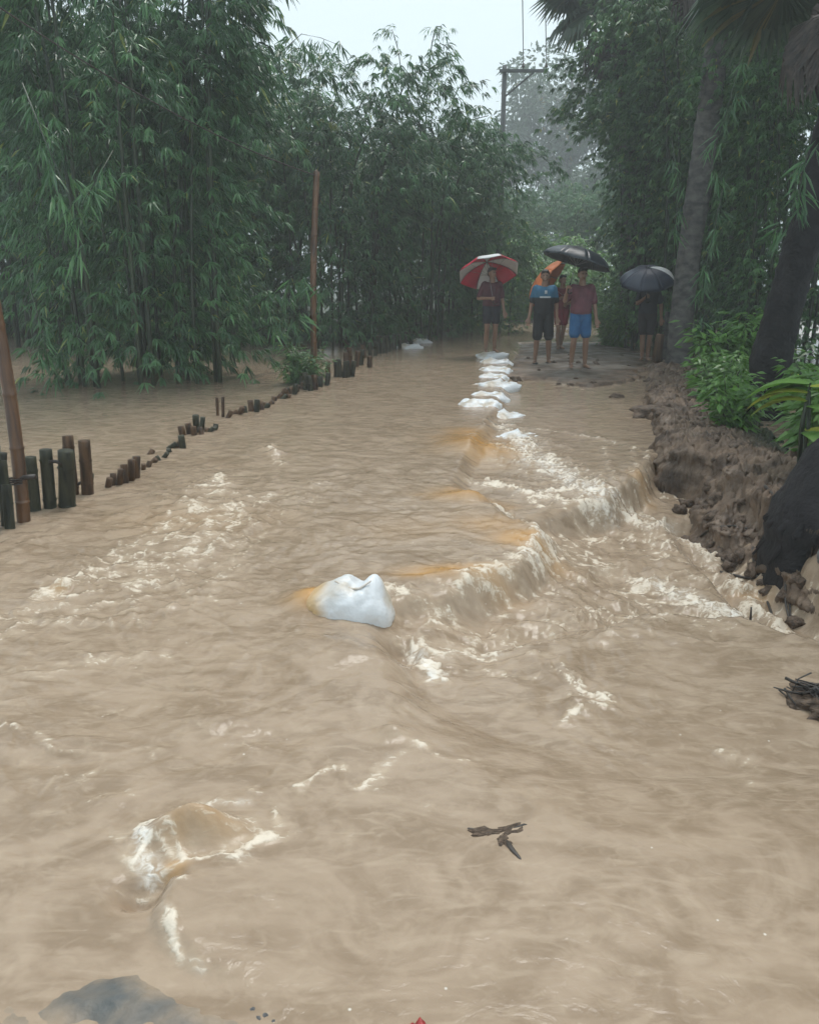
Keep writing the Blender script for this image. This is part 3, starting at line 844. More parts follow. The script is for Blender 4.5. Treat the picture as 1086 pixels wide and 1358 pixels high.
# ------------------------------------------------------------------ trees, shrubs
def tree_mesh(seed, H, R, n, leaf=0.3, mat=None, crown0=0.45):
    rng = np.random.default_rng(seed)
    tr = Geo(); limbs = []
    tp = np.array([[0, 0, -0.3], [0.05, 0, H * .25], [0.12, 0.05, H * .5], [0.05, 0.1, H * .72], [0, 0, H * .92]])
    tr.tube(tp, np.array([0.22, 0.19, 0.15, 0.09, 0.03]) * H / 11, 8)
    cl = []
    for i in range(26):
        q = rng.uniform(crown0, 0.95)
        a = rng.uniform(0, 6.283)
        ln = R * rng.uniform(0.5, 1.0) * math.sin(math.pi * min(1, (q - crown0) / (1 - crown0) * 0.75 + 0.25))
        p0 = np.array([0, 0, H * q * 0.9]); p1 = p0 + np.array([math.cos(a) * ln, math.sin(a) * ln, ln * rng.uniform(0.1, 0.6)])
        g = Geo(); g.tube([p0, (p0 + p1) / 2 + np.array([0, 0, .12 * ln]), p1], [0.06 * H / 11, .04 * H / 11, 0.015], 5)
        limbs.append(g.mesh('limb', M['tree_bark']))
        for k in range(3):
            cl.append((p1 + rng.normal(0, R * 0.16, 3), R * rng.uniform(0.16, 0.32)))
    B, Dv = [], []
    per = n // len(cl)
    for c, r in cl:
        d = rng.normal(0, 1, (per, 3)); d /= np.linalg.norm(d, axis=1)[:, None]
        rad = r * rng.uniform(0.35, 1.0, per)[:, None] ** 0.5
        B.append(c + d * rad * np.array([1, 1, 0.65])); Dv.append(d + np.array([0, 0, -0.35]) + rng.normal(0, .4, (per, 3)))
    B = np.vstack(B); Dv = np.vstack(Dv)
    L = leaf * rng.uniform(0.6, 1.2, len(B))
    return tr.mesh('trunk', M['tree_bark']), limbs, leaf_mesh('crown', B, Dv, L, L * 0.55, mat or M['tree_leaf'], rng)

TREES = [tree_mesh(21, 13.5, 4.2, 6500, 0.36), tree_mesh(22, 12, 3.6, 6500, 0.35, crown0=0.35)]

def tree(k, loc, rz, label, s=1.0, group=None):
    r = empty('tall_tree', loc, label, 'tree', group, rz)
    r.scale = (s, s, s)
    t, limbs, cr = TREES[k]
    link('trunk', t, None, r)
    for l in limbs:
        link('limb', l, None, r)
    c = link('crown', cr, None, r); c['kind'] = 'stuff'
    return r

tree(0, (16.5, 92, 0), 0.3, 'tall pale tree fading in the rain haze beyond the utility pole', 1.85)
tree(1, (10.2, 88, 0), 1.3, 'hazy rounded tree directly behind the utility pole crossarm', 1.45)
tree(1, (22.5, 86, 0), 2.3, 'hazy tree behind the fan palm far along the road', 1.95)
tree(0, (3.0, 96, 0), 4.3, 'farthest hazy tree showing above the bamboo left of the pole', 1.35)
tree(0, (29, 90, 0), 5.3, 'hazy tree hidden mostly by the right hand bamboo', 1.8)
tree(1, (16.0, 74, 0), 5.0, 'lower hazy tree standing in front of the tall pale tree', 1.05)

def shrub_mesh(seed, H, R, n, leaf, wid, mat, stems=7):
    rng = np.random.default_rng(seed)
    B, Dv, st = [], [], []
    for i in range(stems):
        a = rng.uniform(0, 6.283); sp = R * rng.uniform(.2, 1); h = H * rng.uniform(.55, 1)
        s = np.linspace(0, 1, 6)
        pts = np.stack([math.cos(a) * sp * s ** 1.4, math.sin(a) * sp * s ** 1.4, h * s - 0.15 * (1 - s)], 1)
        g = Geo(); g.tube(pts, np.linspace(0.014, 0.004, 6), 5); st.append(g.mesh('stem', M['culm']))
        m = n // stems
        q = rng.uniform(0.12, 1, m)
        f = q * 5; k = np.minimum(f.astype(int), 4)
        p = pts[k] + (pts[k + 1] - pts[k]) * (f - k)[:, None]
        ang = rng.uniform(0, 6.283, m)
        d = np.stack([np.cos(ang), np.sin(ang), rng.uniform(-0.35, 0.55, m)], 1)
        B.append(p + d * rng.uniform(0.0, R * .42, m)[:, None]); Dv.append(d + np.array([0, 0, -.15]))
    B = np.vstack(B); Dv = np.vstack(Dv)
    L = leaf * rng.uniform(.6, 1.25, len(B))
    return st, leaf_mesh('foliage', B, Dv, L, L * wid, mat, rng, droop=0.3)

SHR = [shrub_mesh(31, 1.0, 0.6, 1100, 0.16, 0.42, M['shrub_leaf']), shrub_mesh(32, 0.7, 0.55, 900, 0.13, 0.5, M['shrub_leaf']),
       shrub_mesh(33, 1.6, 0.9, 2200, 0.19, 0.32, M['bamboo_leaf_right'], 9), shrub_mesh(34, 2.2, 1.3, 3600, 0.17, 0.35, M['shrub_leaf'], 10)]

def shrub(k, x, y, rz, label, s=1.0, group=None, z=None):
    r = empty('leafy_shrub', (x, y, gz(x, y) if z is None else z), label, 'shrub', group, rz)
    r.scale = (s, s, s)
    for m_ in SHR[k][0]:
        link('stem', m_, None, r)
    f = link('foliage', SHR[k][1], None, r); f['kind'] = 'stuff'
    return r

GS = 'shrubs along the right bank'
shrub(0, 5.0, 12.9, 0.2, 'bright green shrub at the foot of the leaning grey palm', 1.15)
shrub(1, 5.5, 11.6, 1.2, 'low bright green shrub in front of the grey palm base', 1.2)
shrub(0, 4.55, 8.7, 2.2, 'bright leafy shrub over the spoil heap between the palms', 1.0)
shrub(2, 5.3, 9.6, 3.1, 'dark shrub below the leaning dark palm trunk', 0.85)
shrub(0, 3.55, 6.9, 4.4, 'green shrub hanging over the mud bank edge', 0.95)
shrub(1, 4.3, 7.1, 5.4, 'low shrub behind the black palm base', 1.25)
shrub(2, 4.6, 6.6, 0.4, 'dark leafy shrub tucked behind the black palm base', 0.55)
shrub(1, 3.3, 8.4, 2.8, 'small shrub on the crest of the mud bank', 0.85)
shrub(1, 3.9, 10.2, 3.8, 'small shrub by the bank beyond the spoil heap', 1.0)
shrub(1, 4.35, 11.0, 1.5, 'low leafy shrub spilling onto the spoil heap near the wooden stump', 0.95)
shrub(3, 5.0, 20.5, 0.8, 'round green bush at the roadside behind the navy umbrella', 0.62)
shrub(3, 4.6, 33.0, 1.8, 'pale hazy bush at the foot of the far trees', 1.6)
shrub(3, 7.2, 36.0, 2.8, 'hazy bush in the bend of the far road', 1.7)
shrub(3, 2.8, 36.5, 3.8, 'hazy bush behind the utility pole', 1.9)
shrub(3, 10.5, 40.0, 4.8, 'hazy bush beneath the tall pale tree', 2.0)
for i, (x, y, r, sc, lab) in enumerate([(3.6, 44, .4, 1.0, 'hazy bamboo clump at the far bend left of the road end'), (8.4, 46, 1.7, 1.1, 'hazy bamboo clump closing the far end of the road'),
                                      (13.0, 43, 3.0, 1.15, 'hazy bamboo clump at the far bend right of the road end'), (6.0, 58, 4.2, 1.3, 'faint bamboo clump far beyond the road end')]):
    clump('mid', (x, y, 0), r, lab, 'hazy bamboo at the far bend', sc)
shrub(2, -1.6, 12.4, 1.4, 'weeds growing beside the tall bamboo post', 0.5, z=-0.15)

# broad hanging leaves among the shrubs on the right, each leaf a part
def broad_plant(loc, label, n, Ls, seed):
    rng = np.random.default_rng(seed)
    r = empty('broadleaf_plant', loc, label, 'plant')
    for i in range(n):
        a = rng.uniform(0, 6.283); L = Ls * rng.uniform(.7, 1.1); h = rng.uniform(.3, .8)
        g = Geo()
        s = np.linspace(0, 1, 7)
        c = np.stack([np.cos(a) * L * s, np.sin(a) * L * s, h * 0.9 + L * (0.35 * s - 0.75 * s * s)], 1)
        wv = L * 0.20 * np.sin(np.clip(s * 1.05 + 0.06, 0, 1) * math.pi) ** 0.8
        sd = np.array([-math.sin(a), math.cos(a), 0])
        V = np.vstack([c + sd * wv[:, None] - np.array([0, 0, .3]) * wv[:, None], c, c - sd * wv[:, None] - np.array([0, 0, .3]) * wv[:, None]])
        F = []
        for k in range(6):
            for o in (0, 7):
                F += [(o + k, o + k + 1, o + 8 + k), (o + k, o + 8 + k, o + 7 + k)]
        g.add(V, F)
        link('leaf', g.mesh('leaf', M['shrub_leaf'], True, {'var': np.full(len(V), rng.uniform(.35, 1))}), None, r)
        g = Geo(); g.tube([(0, 0, -.1), (math.cos(a) * .03, math.sin(a) * .03, h * .5), tuple(c[0])], [.012, .01, .006], 5)
        link('stalk', g.mesh('stalk', M['culm']), None, r)
    return r

pp = D(1062, 600, 6.0)
broad_plant((pp.x, pp.y, gz(pp.x, pp.y)), 'broad drooping green leaves behind the black palm base', 11, 0.55, 41)
broad_plant((6.6, 10.8, gz(6.6, 10.8)), 'broad leaved plant beside the leaning dark palm trunk', 9, 0.6, 42)

# ------------------------------------------------------------------ palms
def frond_mesh(rng, R, mat, dead=False):
    """fan leaf: ribs of a folded blade, hanging if dead; origin at blade base, pointing +X"""
    g = Geo()
    n = 34
    for i in range(n):
        a = (i / (n - 1) - 0.5) * math.radians(250 if not dead else 150)
        L = R * (1 - 0.18 * abs(i / (n - 1) - .5) * 2) * rng.uniform(.9, 1.05)
        d = np.array([math.cos(a), math.sin(a), 0])
        sd = np.array([-math.sin(a), math.cos(a), 0])
        dr = (0.30 if not dead else 0.5) * rng.uniform(.7, 1.3)
        p0 = np.zeros(3)
        p1 = d * L * 0.55 + np.array([0, 0, .07 * R - .05 * dr])
        p2 = d * L * 0.93 + np.array([0, 0, -dr * L * .5])
        w = R * 0.052
        dn = np.array([0, 0, -w * .6])
        g.add([p0, p1 + sd * w + dn, p1, p1 - sd * w + dn, p2], [(0, 1, 2), (0, 2, 3), (1, 4, 2), (2, 4, 3)])
    nv = g.n
    return g.mesh('frond', mat, False, {'var': np.clip(np.repeat(rng.uniform(.1, .9, n), 5)[:nv], 0, 1)})

def palm(base, pts, radii, bark, label, crown=None, R=1.0, nf=18, dead=6, seed=1, flare=1.0, rings=True, scale_y=1.0):
    rng = np.random.default_rng(seed)
    NS = 36
    r = empty('fan_palm', base, label, 'palm tree')
    pts = [Vector(p) for p in pts]
    # dense resampled trunk with leaf scar rings
    sp = []; sr = []
    for i in range(len(pts) - 1):
        n = max(2, int((pts[i + 1] - pts[i]).length / 0.07))
        for k in range(n):
            t = k / n
            sp.append(pts[i].lerp(pts[i + 1], t)); sr.append(radii[i] + (radii[i + 1] - radii[i]) * t)
    sp.append(pts[-1]); sr.append(radii[-1])
    A = np.array([tuple(p) for p in sp])
    for _ in range(6):
        A[1:-1] = (A[:-2] + 2 * A[1:-1] + A[2:]) / 4
    sr = np.array(sr)
    for _ in range(6):
        sr[1:-1] = (sr[:-2] + 2 * sr[1:-1] + sr[2:]) / 4
    if rings:
        sr = sr * (1 + 0.025 * np.where(np.arange(len(sr)) % 2 == 0, 1, -1)) * (1 + rng.normal(0, .012, len(sr)))
    g = Geo(); g.tube(A, sr, NS)
    V = np.vstack(g.V)
    nz = np.array([mnoise.noise(Vector(v) * 3.1) for v in V])
    cen = np.repeat(A, NS, 0); cen = np.vstack([cen, A[0], A[-1]])
    nz2 = np.array([mnoise.noise(Vector((v[0] * 11, v[1] * 11, v[2] * 3.5))) for v in V])
    V = cen + (V - cen) * (1 + 0.10 * nz[:, None] + (0.09 if bark is M['black_bark'] else 0.04) * nz2[:, None])
    link('trunk', mesh_np('trunk', V, np.vstack(g.F), bark, True), None, r)
    if crown is not None:
        cv = Vector(crown)
        var = [frond_mesh(rng, R, M['palm_leaf']) for _ in range(3)]
        dv = [frond_mesh(rng, R * .95, M['dead_palm'], True) for _ in range(2)]
        for i in range(nf + dead):
            isd = i >= nf
            a = i * 2.399 + rng.uniform(-.2, .2)
            el = rng.uniform(-.35, 1.0) if not isd else rng.uniform(-1.35, -.8)
            ln = R * rng.uniform(.85, 1.15) * (0.75 if isd else 1)
            d = Vector((math.cos(a) * math.cos(el), math.sin(a) * math.cos(el), math.sin(el)))
            tip = cv + d * ln + Vector((0, 0, -.12 * ln))
            fr = link('frond', (dv if isd else var)[i % 2], None, r)
            fr.location = tip
            fr.rotation_euler = (rng.uniform(-.5, .5), -el + (0.45 if not isd else .15), a)
            g = Geo(); g.tube([cv - d * .1, cv + d * ln * .5 + Vector((0, 0, .03)), tip], [.035, .02, .014], 5)
            link('stalk', g.mesh('stalk', M['dead_palm'] if isd else M['culm']), None, r)
    return r

# grey trunk leaning to the right on the bank
b1 = P(898, 484, 0.0); Y1 = b1.y
c = [D(902, 430, Y1), D(914, 330, Y1), D(928, 240, Y1 - .1), D(943, 120, Y1 - .2), D(956, 0, Y1 - .3), D(966, -110, Y1 - .35)]
zb = gz(b1.x, b1.y)
loc = Vector((b1.x, b1.y, zb))
pts = [Vector((0, 0, -.25)), Vector((0.02, 0, .12))] + [q - loc for q in c]
palm(loc, pts, [.25, .23, .205, .195, .205, .19, .185, .18], M['palm_bark'], 'tall grey fan palm trunk leaning right behind the shrubs, dead fronds hanging above',
     crown=tuple(c[-1] - loc + Vector((.05, 0, .25))), R=1.15, nf=16, dead=11, seed=5)
# dark trunk at the edge
b2 = D(1030, 500, 9.6)
loc = Vector((b2.x, b2.y, gz(b2.x, b2.y)))
c = [D(1022, 470, 9.6), D(1050, 370, 9.5), D(1082, 260, 9.4), D(1115, 120, 9.3), D(1150, -60, 9.2)]
palm(loc, [Vector((-.06, 0, -.2))] + [q - loc for q in c], [.25, .215, .19, .18, .17, .165], M['black_bark'], 'dark palm trunk leaning right between the shrubs',
     crown=tuple(c[-1] - loc + Vector((.1, 0, .3))), R=1.05, nf=16, dead=7, seed=6)
# black root flare of the nearest palm, its stem leaning out to the right
b3 = P(1104, 700, -0.05)
loc = Vector((b3.x, b3.y, -0.02))
palm(loc, [Vector((-.02, 0, -.95)), Vector((0, 0, -.02)), Vector((.10, .05, .26)), Vector((.28, .1, .62)), Vector((.55, .18, 1.2)), Vector((.95, .3, 2.6)), Vector((1.35, .45, 5.6))],
     [.42, .39, .33, .27, .23, .20, .19], M['black_bark'], 'swollen black base of a palm on the washed out mud bank',
     crown=(1.4, .45, 5.85), R=1.05, nf=14, dead=5, seed=8)
black_palm = [o for o in COL.objects if o.name.startswith('fan_palm')][-1]
for k in range(17):
    a = math.radians(140 + k * 13 + random.uniform(-6, 6))
    d = Vector((math.cos(a), math.sin(a), 0))
    L_ = random.uniform(.40, .46)
    side = Vector((-d.y, d.x, 0)) * random.uniform(-.08, .08)
    g = Geo(); g.tube([d * .30 + Vector((.05, 0, .12 + random.uniform(-.06, .06))), d * .395 + Vector((0, 0, -.02)) + side * .4, d * (L_ * .8) + side + Vector((0, 0, -.10)), d * L_ + side * 1.4 + Vector((0, 0, -.24))], [.02, .024, .02, .008], 7)
    link('root', g.mesh('root', M['black_bark']), None, black_palm)

# hazy palm over the far bamboo
b4 = D(835, 440, 22.5)
loc = Vector((b4.x, b4.y, gz(b4.x, b4.y)))
c4 = D(824, 8, 22.0)
palm(loc, [Vector((0, 0, -.2)), (c4 - loc) * .5 + Vector((.1, 0, 0)), c4 - loc], [.28, .2, .19], M['palm_bark'], 'fan palm crown showing above the bamboo beyond the grey palm',
     crown=tuple(c4 - loc + Vector((0, 0, .2))), R=1.2, nf=24, dead=8, seed=9)

# ------------------------------------------------------------------ utility pole and wires
pb = D(669, 87, 27.0)
ploc = Vector((pb.x, pb.y, gz(pb.x, pb.y)))
pole = empty('utility_pole', ploc, 'grey utility pole with a one sided braced crossarm above the bamboo', 'utility pole')
ptop = D(669, 87, 27.0).z - ploc.z
g = Geo(); g.tube([(0, 0, -.4), (0, 0, ptop * .5), (0, 0, ptop)], [.115, .09, .07], 10)
link('shaft', g.mesh('shaft', M['pole'], True), None, pole)
arm_z = ptop - 0.16
g = Geo(); g.box((.55, -.09, arm_z), (1.42, .08, .08)); link('crossarm', g.mesh('crossarm', M['pole'], False), None, pole)
ang = math.atan2(.60, .76)
g = Geo(); g.box((.44, -.15, arm_z - .38), (1.05, .03, .05), Matrix.Rotation(-ang, 3, 'Y')); link('brace', g.mesh('brace', M['pole'], False), None, pole)
INS = []
for xx in (.54, 1.22):
    g = Geo()
    g.tube([(xx, -.09, arm_z + .04), (xx, -.09, arm_z + .10)], [.014, .014], 6)
    g.tube([(xx, -.09, arm_z + .09), (xx, -.09, arm_z + .12), (xx, -.09, arm_z + .15), (xx, -.09, arm_z + .20)], [.05, .055, .035, .03], 10)
    link('insulator', g.mesh('insulator', M['porcelain']), None, pole)
    INS.append(ploc + Vector((xx, -.09, arm_z + .215)))
for k, (p, lab) in enumerate(zip(INS, ('overhead wire on the insulator nearest the pole shaft', 'overhead wire on the insulator at the end of the crossarm'))):
    e = Vector((p.x * (-.9), -20, p.z + .4))
    pts = [p.lerp(e, t) + Vector((0, 0, -1.2 * t * (1 - t))) for t in np.linspace(0, 1, 16)]
    o = bpy.data.objects.new('power_line', None)
    g = Geo(); g.tube(pts, .012, 5)
    bpy.data.objects.remove(o)
    w = link('power_line', g.mesh('power_line', M['wire']))
    tag(w, lab, 'wire', 'overhead wires')

# ------------------------------------------------------------------ stakes and posts of bamboo
def bamboo_stick(name, mat, p0, p1, r, parent, nodes_=3, cut=True, seed=0):
    """hollow bamboo length with node rings and a cut open top"""
    rng = np.random.default_rng(seed)
    p0, p1 = Vector(p0), Vector(p1)
    L = (p1 - p0).length
    n = 4 * nodes_ + 2
    ts = list(np.linspace(0, 1, n))
    ringpos = [(k + rng.uniform(.3, .7)) / nodes_ for k in range(nodes_)]
    for q in ringpos:
        ts += [q - .012 / max(L, .2), q, q + .012 / max(L, .2)]
    ts = sorted(t for t in ts if 0 <= t <= 1)
    pts, rad = [], []
    bow = Vector((rng.normal(0, .012), rng.normal(0, .012), 0)) * L
    for t in ts:
        pts.append(p0.lerp(p1, t) + bow * math.sin(t * math.pi))
        rr = r * (1.04 - .08 * t)
        if any(abs(t - q) < 1e-6 for q in ringpos):
            rr *= 1.14
        rad.append(rr)
    # open top: wall turns inward and down
    d = (p1 - p0).normalized()
    pts += [p1 + d * .003, p1 - d * .0, p1 - d * min(.05, L * .3)]
    rad += [r * .90, r * .72, r * .66]
    g = Geo(); g.tube(pts, rad, 10)
    V = np.vstack(g.V)
    return link(name, mesh_np(name, V, np.vstack(g.F), mat, True), None, parent)

def section(label, stakes, group='broken rows of bamboo stakes', z=0.0, cross=None):
    """stakes: (u, v_top, v_base, width px, brown?)"""
    b0 = P(stakes[0][0], stakes[0][2], z)
    r = empty('stake_fence', b0, label, 'fence', group)
    for i, s in enumerate(stakes):
        u, vt, vb, w, br = s[:5]
        lean = s[5] if len(s) > 5 else random.uniform(-3, 3)
        dy = s[6] if len(s) > 6 else 0
        bp = P(u, vb, z)
        vt = vt + random.uniform(-.10, .12) * (vb - vt)
        tp = D(u + lean, vt, bp.y + dy + random.uniform(-.03, .03))
        rad = max(.018, w / FPX * (bp.y) / 2)
        dirv = (tp - bp).normalized()
        bamboo_stick('stake', M['stake_brown'] if br else M['stake_green'], bp - dirv * .3 - b0, tp - b0, rad, r, 2 if (tp - bp).length < .25 else 3, seed=int(u * 7 + vb))
    for cu in (cross or []):
        (u0, v0, u1, v1, yy, rr) = cu
        g = Geo(); g.tube([D(u0, v0, yy) - b0, D((u0 + u1) / 2, (v0 + v1) / 2 - 2, yy) - b0, D(u1, v1, yy) - b0], rr, 6)
        link('tie_rod', g.mesh('tie_rod', M['wire']), None, r)
    return r

yb = P(60, 675).y
section('row of tall dark bamboo stakes tied to the leaning brown pole', [
    (-14, 590, 705, 22, 0, 4), (8, 618, 697, 15, 0, -6), (14, 640, 700, 14, 0, -5), (3, 594, 676, 14, 0, 0), (46, 607, 677, 17, 0, -6), (68, 603, 674, 17, 0, -7), (88, 602, 672, 22, 0, 0), (99, 584, 655, 15, 1, -9), (117, 589, 655, 16, 1, -5), (121, 628, 648, 5, 0, 1), (-40, 610, 712, 20, 0, 3), (-62, 600, 715, 20, 1, -3)],
    cross=[(66, 612, 84, 616, yb, .012), (100, 644, 116, 640, P(100, 655).y, .012), (18, 638, 48, 632, P(25, 690).y - .02, .016)])
section('low clump of rotten brown stubs just past the tall stakes', [
    (144, 633, 646, 9, 1), (151, 628, 643, 9, 1), (158, 624, 643, 9, 1), (166, 617, 640, 10, 1), (174, 611, 636, 10, 1), (182, 606, 633, 11, 1), (170, 625, 636, 9, 1, -6)])
section('two thin upright sticks among the stubs', [
    (289, 527, 551, 4, 1, -1), (297, 525, 553, 4, 1, -1), (303, 544, 554, 7, 1, 4)])
section('stubs lying low in the wash beside a sunken white streak', [
    (200, 596, 602, 8, 1, 3), (226, 588, 594, 7, 0, 8), (236, 584, 593, 8, 1, 5), (243, 579, 594, 9, 0)])
section('bundle of dark stubs beyond the low wash', [
    (243, 566, 577, 9, 1, -3), (252, 563, 575, 9, 1), (262, 551, 573, 9, 0), (267, 553, 570, 7, 0), (258, 566, 577, 8, 1), (268, 566, 576, 7, 1)])
section('flattened dark stubs past the two thin sticks', [
    (310, 545, 549, 7, 1, 5), (318, 541, 549, 8, 1, 4), (325, 539, 547, 7, 0), (334, 532, 545, 8, 1), (341, 531, 546, 8, 0), (348, 532, 543, 8, 1), (353, 535, 541, 7, 0, 4)])
section('small dark stubs short of the tall bamboo post', [
    (375, 517, 523, 7, 1, 3), (383, 513, 522, 7, 0), (391, 510, 523, 7, 0), (382, 523, 528, 6, 1)])
section('cluster of dark stakes round the tall bamboo post', [
    (400, 498, 515, 8, 0), (406, 494, 517, 8, 0), (412, 500, 518, 8, 0), (418, 496, 517, 8, 1), (425, 497, 513, 8, 0), (433, 495, 511, 7, 0), (436, 480, 501, 7, 1), (402, 506, 516, 7, 1)])
section('wall of close set dark stakes past the tall post', [
    (446, 476, 500, 7, 0), (452, 475, 500, 7, 0), (457, 478, 500, 7, 0), (462, 477, 500, 7, 0), (468, 476, 499, 7, 0), (459, 465, 488, 7, 1), (465, 463, 487, 7, 1), (472, 464, 486, 7, 1), (478, 461, 484, 7, 0), (491, 472, 487, 7, 1)])
section('farthest stakes of the row reaching the white sacks', [
    (484, 455, 475, 6, 1), (490, 452, 474, 6, 0), (497, 452, 472, 6, 0), (503, 446, 469, 6, 0), (509, 447, 468, 6, 0), (516, 444, 466, 6, 0), (523, 443, 464, 6, 0), (530, 442, 463, 5, 0), (538, 440, 461, 5, 0), (545, 438, 459, 5, 0)])

rs = random.Random(12)
row = ((160, 640), (240, 590), (340, 543), (420, 505), (500, 470))
def row_v(u):
    for (a0, b0), (a1, b1) in zip(row[:-1], row[1:]):
        if a0 <= u <= a1:
            return b0 + (b1 - b0) * (u - a0) / (a1 - a0)
for u0, u1, n_, lab in ((188, 232, 6, 'sunken stub tops between the low clump and the dark bundle'), (272, 290, 4, 'sunken stub tops short of the two thin sticks'), (352, 398, 8, 'line of sunken stub tops leading to the tall bamboo post')):
    st_ = []
    for k in range(n_):
        u = u0 + (u1 - u0) * (k + rs.uniform(0, .8)) / n_
        v = row_v(u) + rs.uniform(-2, 3)
        st_.append((u, v - rs.uniform(3, 9), v, rs.uniform(6, 8.5), rs.random() < .6, rs.uniform(-3, 5)))
    section(lab, st_)

def bamboo_post(base, top, r, label, nodes_, ties=()):
    base, top = Vector(base), Vector(top)
    e = empty('bamboo_post', base, label, 'post')
    bamboo_stick('pole', M['post_bamboo'], (base - top).normalized() * .35, top - base, r, e, nodes_, seed=nodes_)
    for t in ties:
        g = Geo()
        c = (top - base) * t
        ax = (top - base).normalized()
        for k in range(3):
            q = c + ax * (k - 1) * .014
            A = ax.orthogonal().normalized(); B = ax.cross(A)
            g.tube([q + (A * math.cos(a) + B * math.sin(a)) * (r * 1.12) for a in np.linspace(0, 6.283, 15)], .006, 5, False)
        link('tie', g.mesh('tie', M['wire']), None, e)
    return e

bp = P(28, 692)
bamboo_post(bp, D(-22, 330, bp.y + .05), .040, 'leaning reddish brown bamboo pole tied to the near stakes', 6, (.16,))
tp = P(419, 505)
tp_top = D(420, 228, tp.y)
bamboo_post(tp, tp_top, .048, 'tall thin brown bamboo post standing in the stake row', 9)
# string from the tall post
e = D(-80, -45, 8.5)
a = tp_top + Vector((0, 0, -.05))
g = Geo(); g.tube([a.lerp(e, t) + Vector((0, 0, -.75 * t * (1 - t))) for t in np.linspace(0, 1, 22)], .009, 5)
tag(link('string', g.mesh('string', M['wire'])), 'thin dark line running from the tall bamboo post up through the bamboo', 'string')
# stump and old post near the man with the navy umbrella
s1 = P(870, 482)
st = empty('wooden_stump', (s1.x, s1.y, gz(s1.x, s1.y)), 'dark wooden stump beside the man under the navy umbrella', 'stump')
g = Geo(); g.tube([(0, 0, -.2), (0.02, .0, .3), (.03, 0, .50)], [.11, .085, .08], 9); link('stem', g.mesh('stem', M['stake_brown']), None, st)
g = Geo(); g.tube([(.03, 0, .49), (.032, 0, .515)], [.07, .06], 9); link('cut_face', g.mesh('cut_face', M['cut_end']), None, st)
p2 = P(880, 470)
pst = empty('wooden_post', (p2.x, p2.y, gz(p2.x, p2.y)), 'thin grey wooden post behind the dark stump', 'post')
bamboo_stick('pole', M['palm_bark'], (0, 0, -.2), (.0, 0, 1.4), .05, pst, 3)

# ------------------------------------------------------------------ white sacks
def mat_sack():
    m = bpy.data.materials.new('white_woven_sack')
    t, N, L, b = nodes(m)
    tc = N.new('ShaderNodeTexCoord')
    n1 = N.new('ShaderNodeTexNoise'); n1.inputs['Scale'].default_value = 3.5; n1.inputs['Detail'].default_value = 6
    L.new(tc.outputs['Object'], n1.inputs['Vector'])
    r = N.new('ShaderNodeValToRGB')
    r.color_ramp.elements[0].position = .38; r.color_ramp.elements[0].color = (.46, .40, .32, 1)
    r.color_ramp.elements[1].position = .52; r.color_ramp.elements[1].color = (.66, .68, .70, 1)
    L.new(n1.outputs[0], r.inputs[0])
    # silt stain low on the sack, where the flood has wetted it
    at = N.new('ShaderNodeAttribute'); at.attribute_name = 'silt'
    mx = N.new('ShaderNodeMix'); mx.data_type = 'RGBA'
    L.new(at.outputs['Fac'], mx.inputs[0]); L.new(r.outputs[0], mx.inputs[6]); mx.inputs[7].default_value = (.55, .37, .18, 1)
    L.new(mx.outputs[2], b.inputs['Base Color'])
    b.inputs['Roughness'].default_value = .42
    wv = N.new('ShaderNodeTexNoise'); wv.inputs['Scale'].default_value = 14; wv.inputs['Detail'].default_value = 6
    L.new(tc.outputs['Object'], wv.inputs['Vector'])
    bp_ = N.new('ShaderNodeBump'); bp_.inputs['Strength'].default_value = .7; bp_.inputs['Distance'].default_value = .02
    L.new(wv.outputs[0], bp_.inputs['Height']); L.new(bp_.outputs[0], b.inputs['Normal'])
    return m
M['sack'] = mat_sack()

def sack_mesh(seed, L=.64, W=.42, H=.19, crumple=.038):
    rng = np.random.default_rng(seed)
    nu, nv = 40, 22
    V, silt = [], []
    off = Vector(rng.uniform(-50, 50, 3))
    for j in range(nv + 1):
        ph = -math.pi / 2 + math.pi * j / nv
        for i in range(nu):
            th = 2 * math.pi * i / nu
            f = lambda q, p: math.copysign(abs(q) ** p, q)
            x = L / 2 * f(math.cos(th), .45) * f(math.cos(ph), .55)
            y = W / 2 * f(math.sin(th), .45) * f(math.cos(ph), .55)
            z = H / 2 * f(math.sin(ph), .8)
            k = 1 - .55 * abs(x / (L / 2)) ** 3          # ends taper to the seams
            z *= k
            v = Vector((x, y, z))
            nn = mnoise.noise(v * 5 + off) * crumple * 1.6 + mnoise.noise(v * 12 + off) * crumple
            fold = .5 * crumple * math.sin(v.y * 38 + 4 * mnoise.noise(v * 4 + off)) * abs(x / (L / 2)) ** 2
            v = v + Vector((nn * .5, nn * .5, nn + fold))
            V.append(tuple(v)); silt.append(0.0)
    F = []
    for j in range(nv):
        for i in range(nu):
            F.append((j * nu + i, j * nu + (i + 1) % nu, (j + 1) * nu + (i + 1) % nu, (j + 1) * nu + i))
    return mesh_np('cloth', np.array(V), np.array(F), M['sack'], True, {'silt': np.array(silt)})

SACKS = [sack_mesh(s) for s in (1, 2, 3)]

def sandbag(u, v, z, rz, tilt, label, k=0, s=1.0, group='white sacks laid along the washed out road'):
    p = P(u, v, z)
    r = empty('sandbag', p, label, 'sandbag', group, rz)
    r.scale = (s, s, s)
    c = link('cloth', SACKS[k], None, r); c.rotation_euler = (tilt, 0, 0)
    g = Geo()
    g.tube([(.29, -.15, 0.0), (.31, -.06, .012), (.315, .05, .0), (.295, .15, .01)], .009, 5)
    q = link('seam', g.mesh('seam', M['sack'], True, {'silt': np.zeros(g.n)}), None, r)
    return r

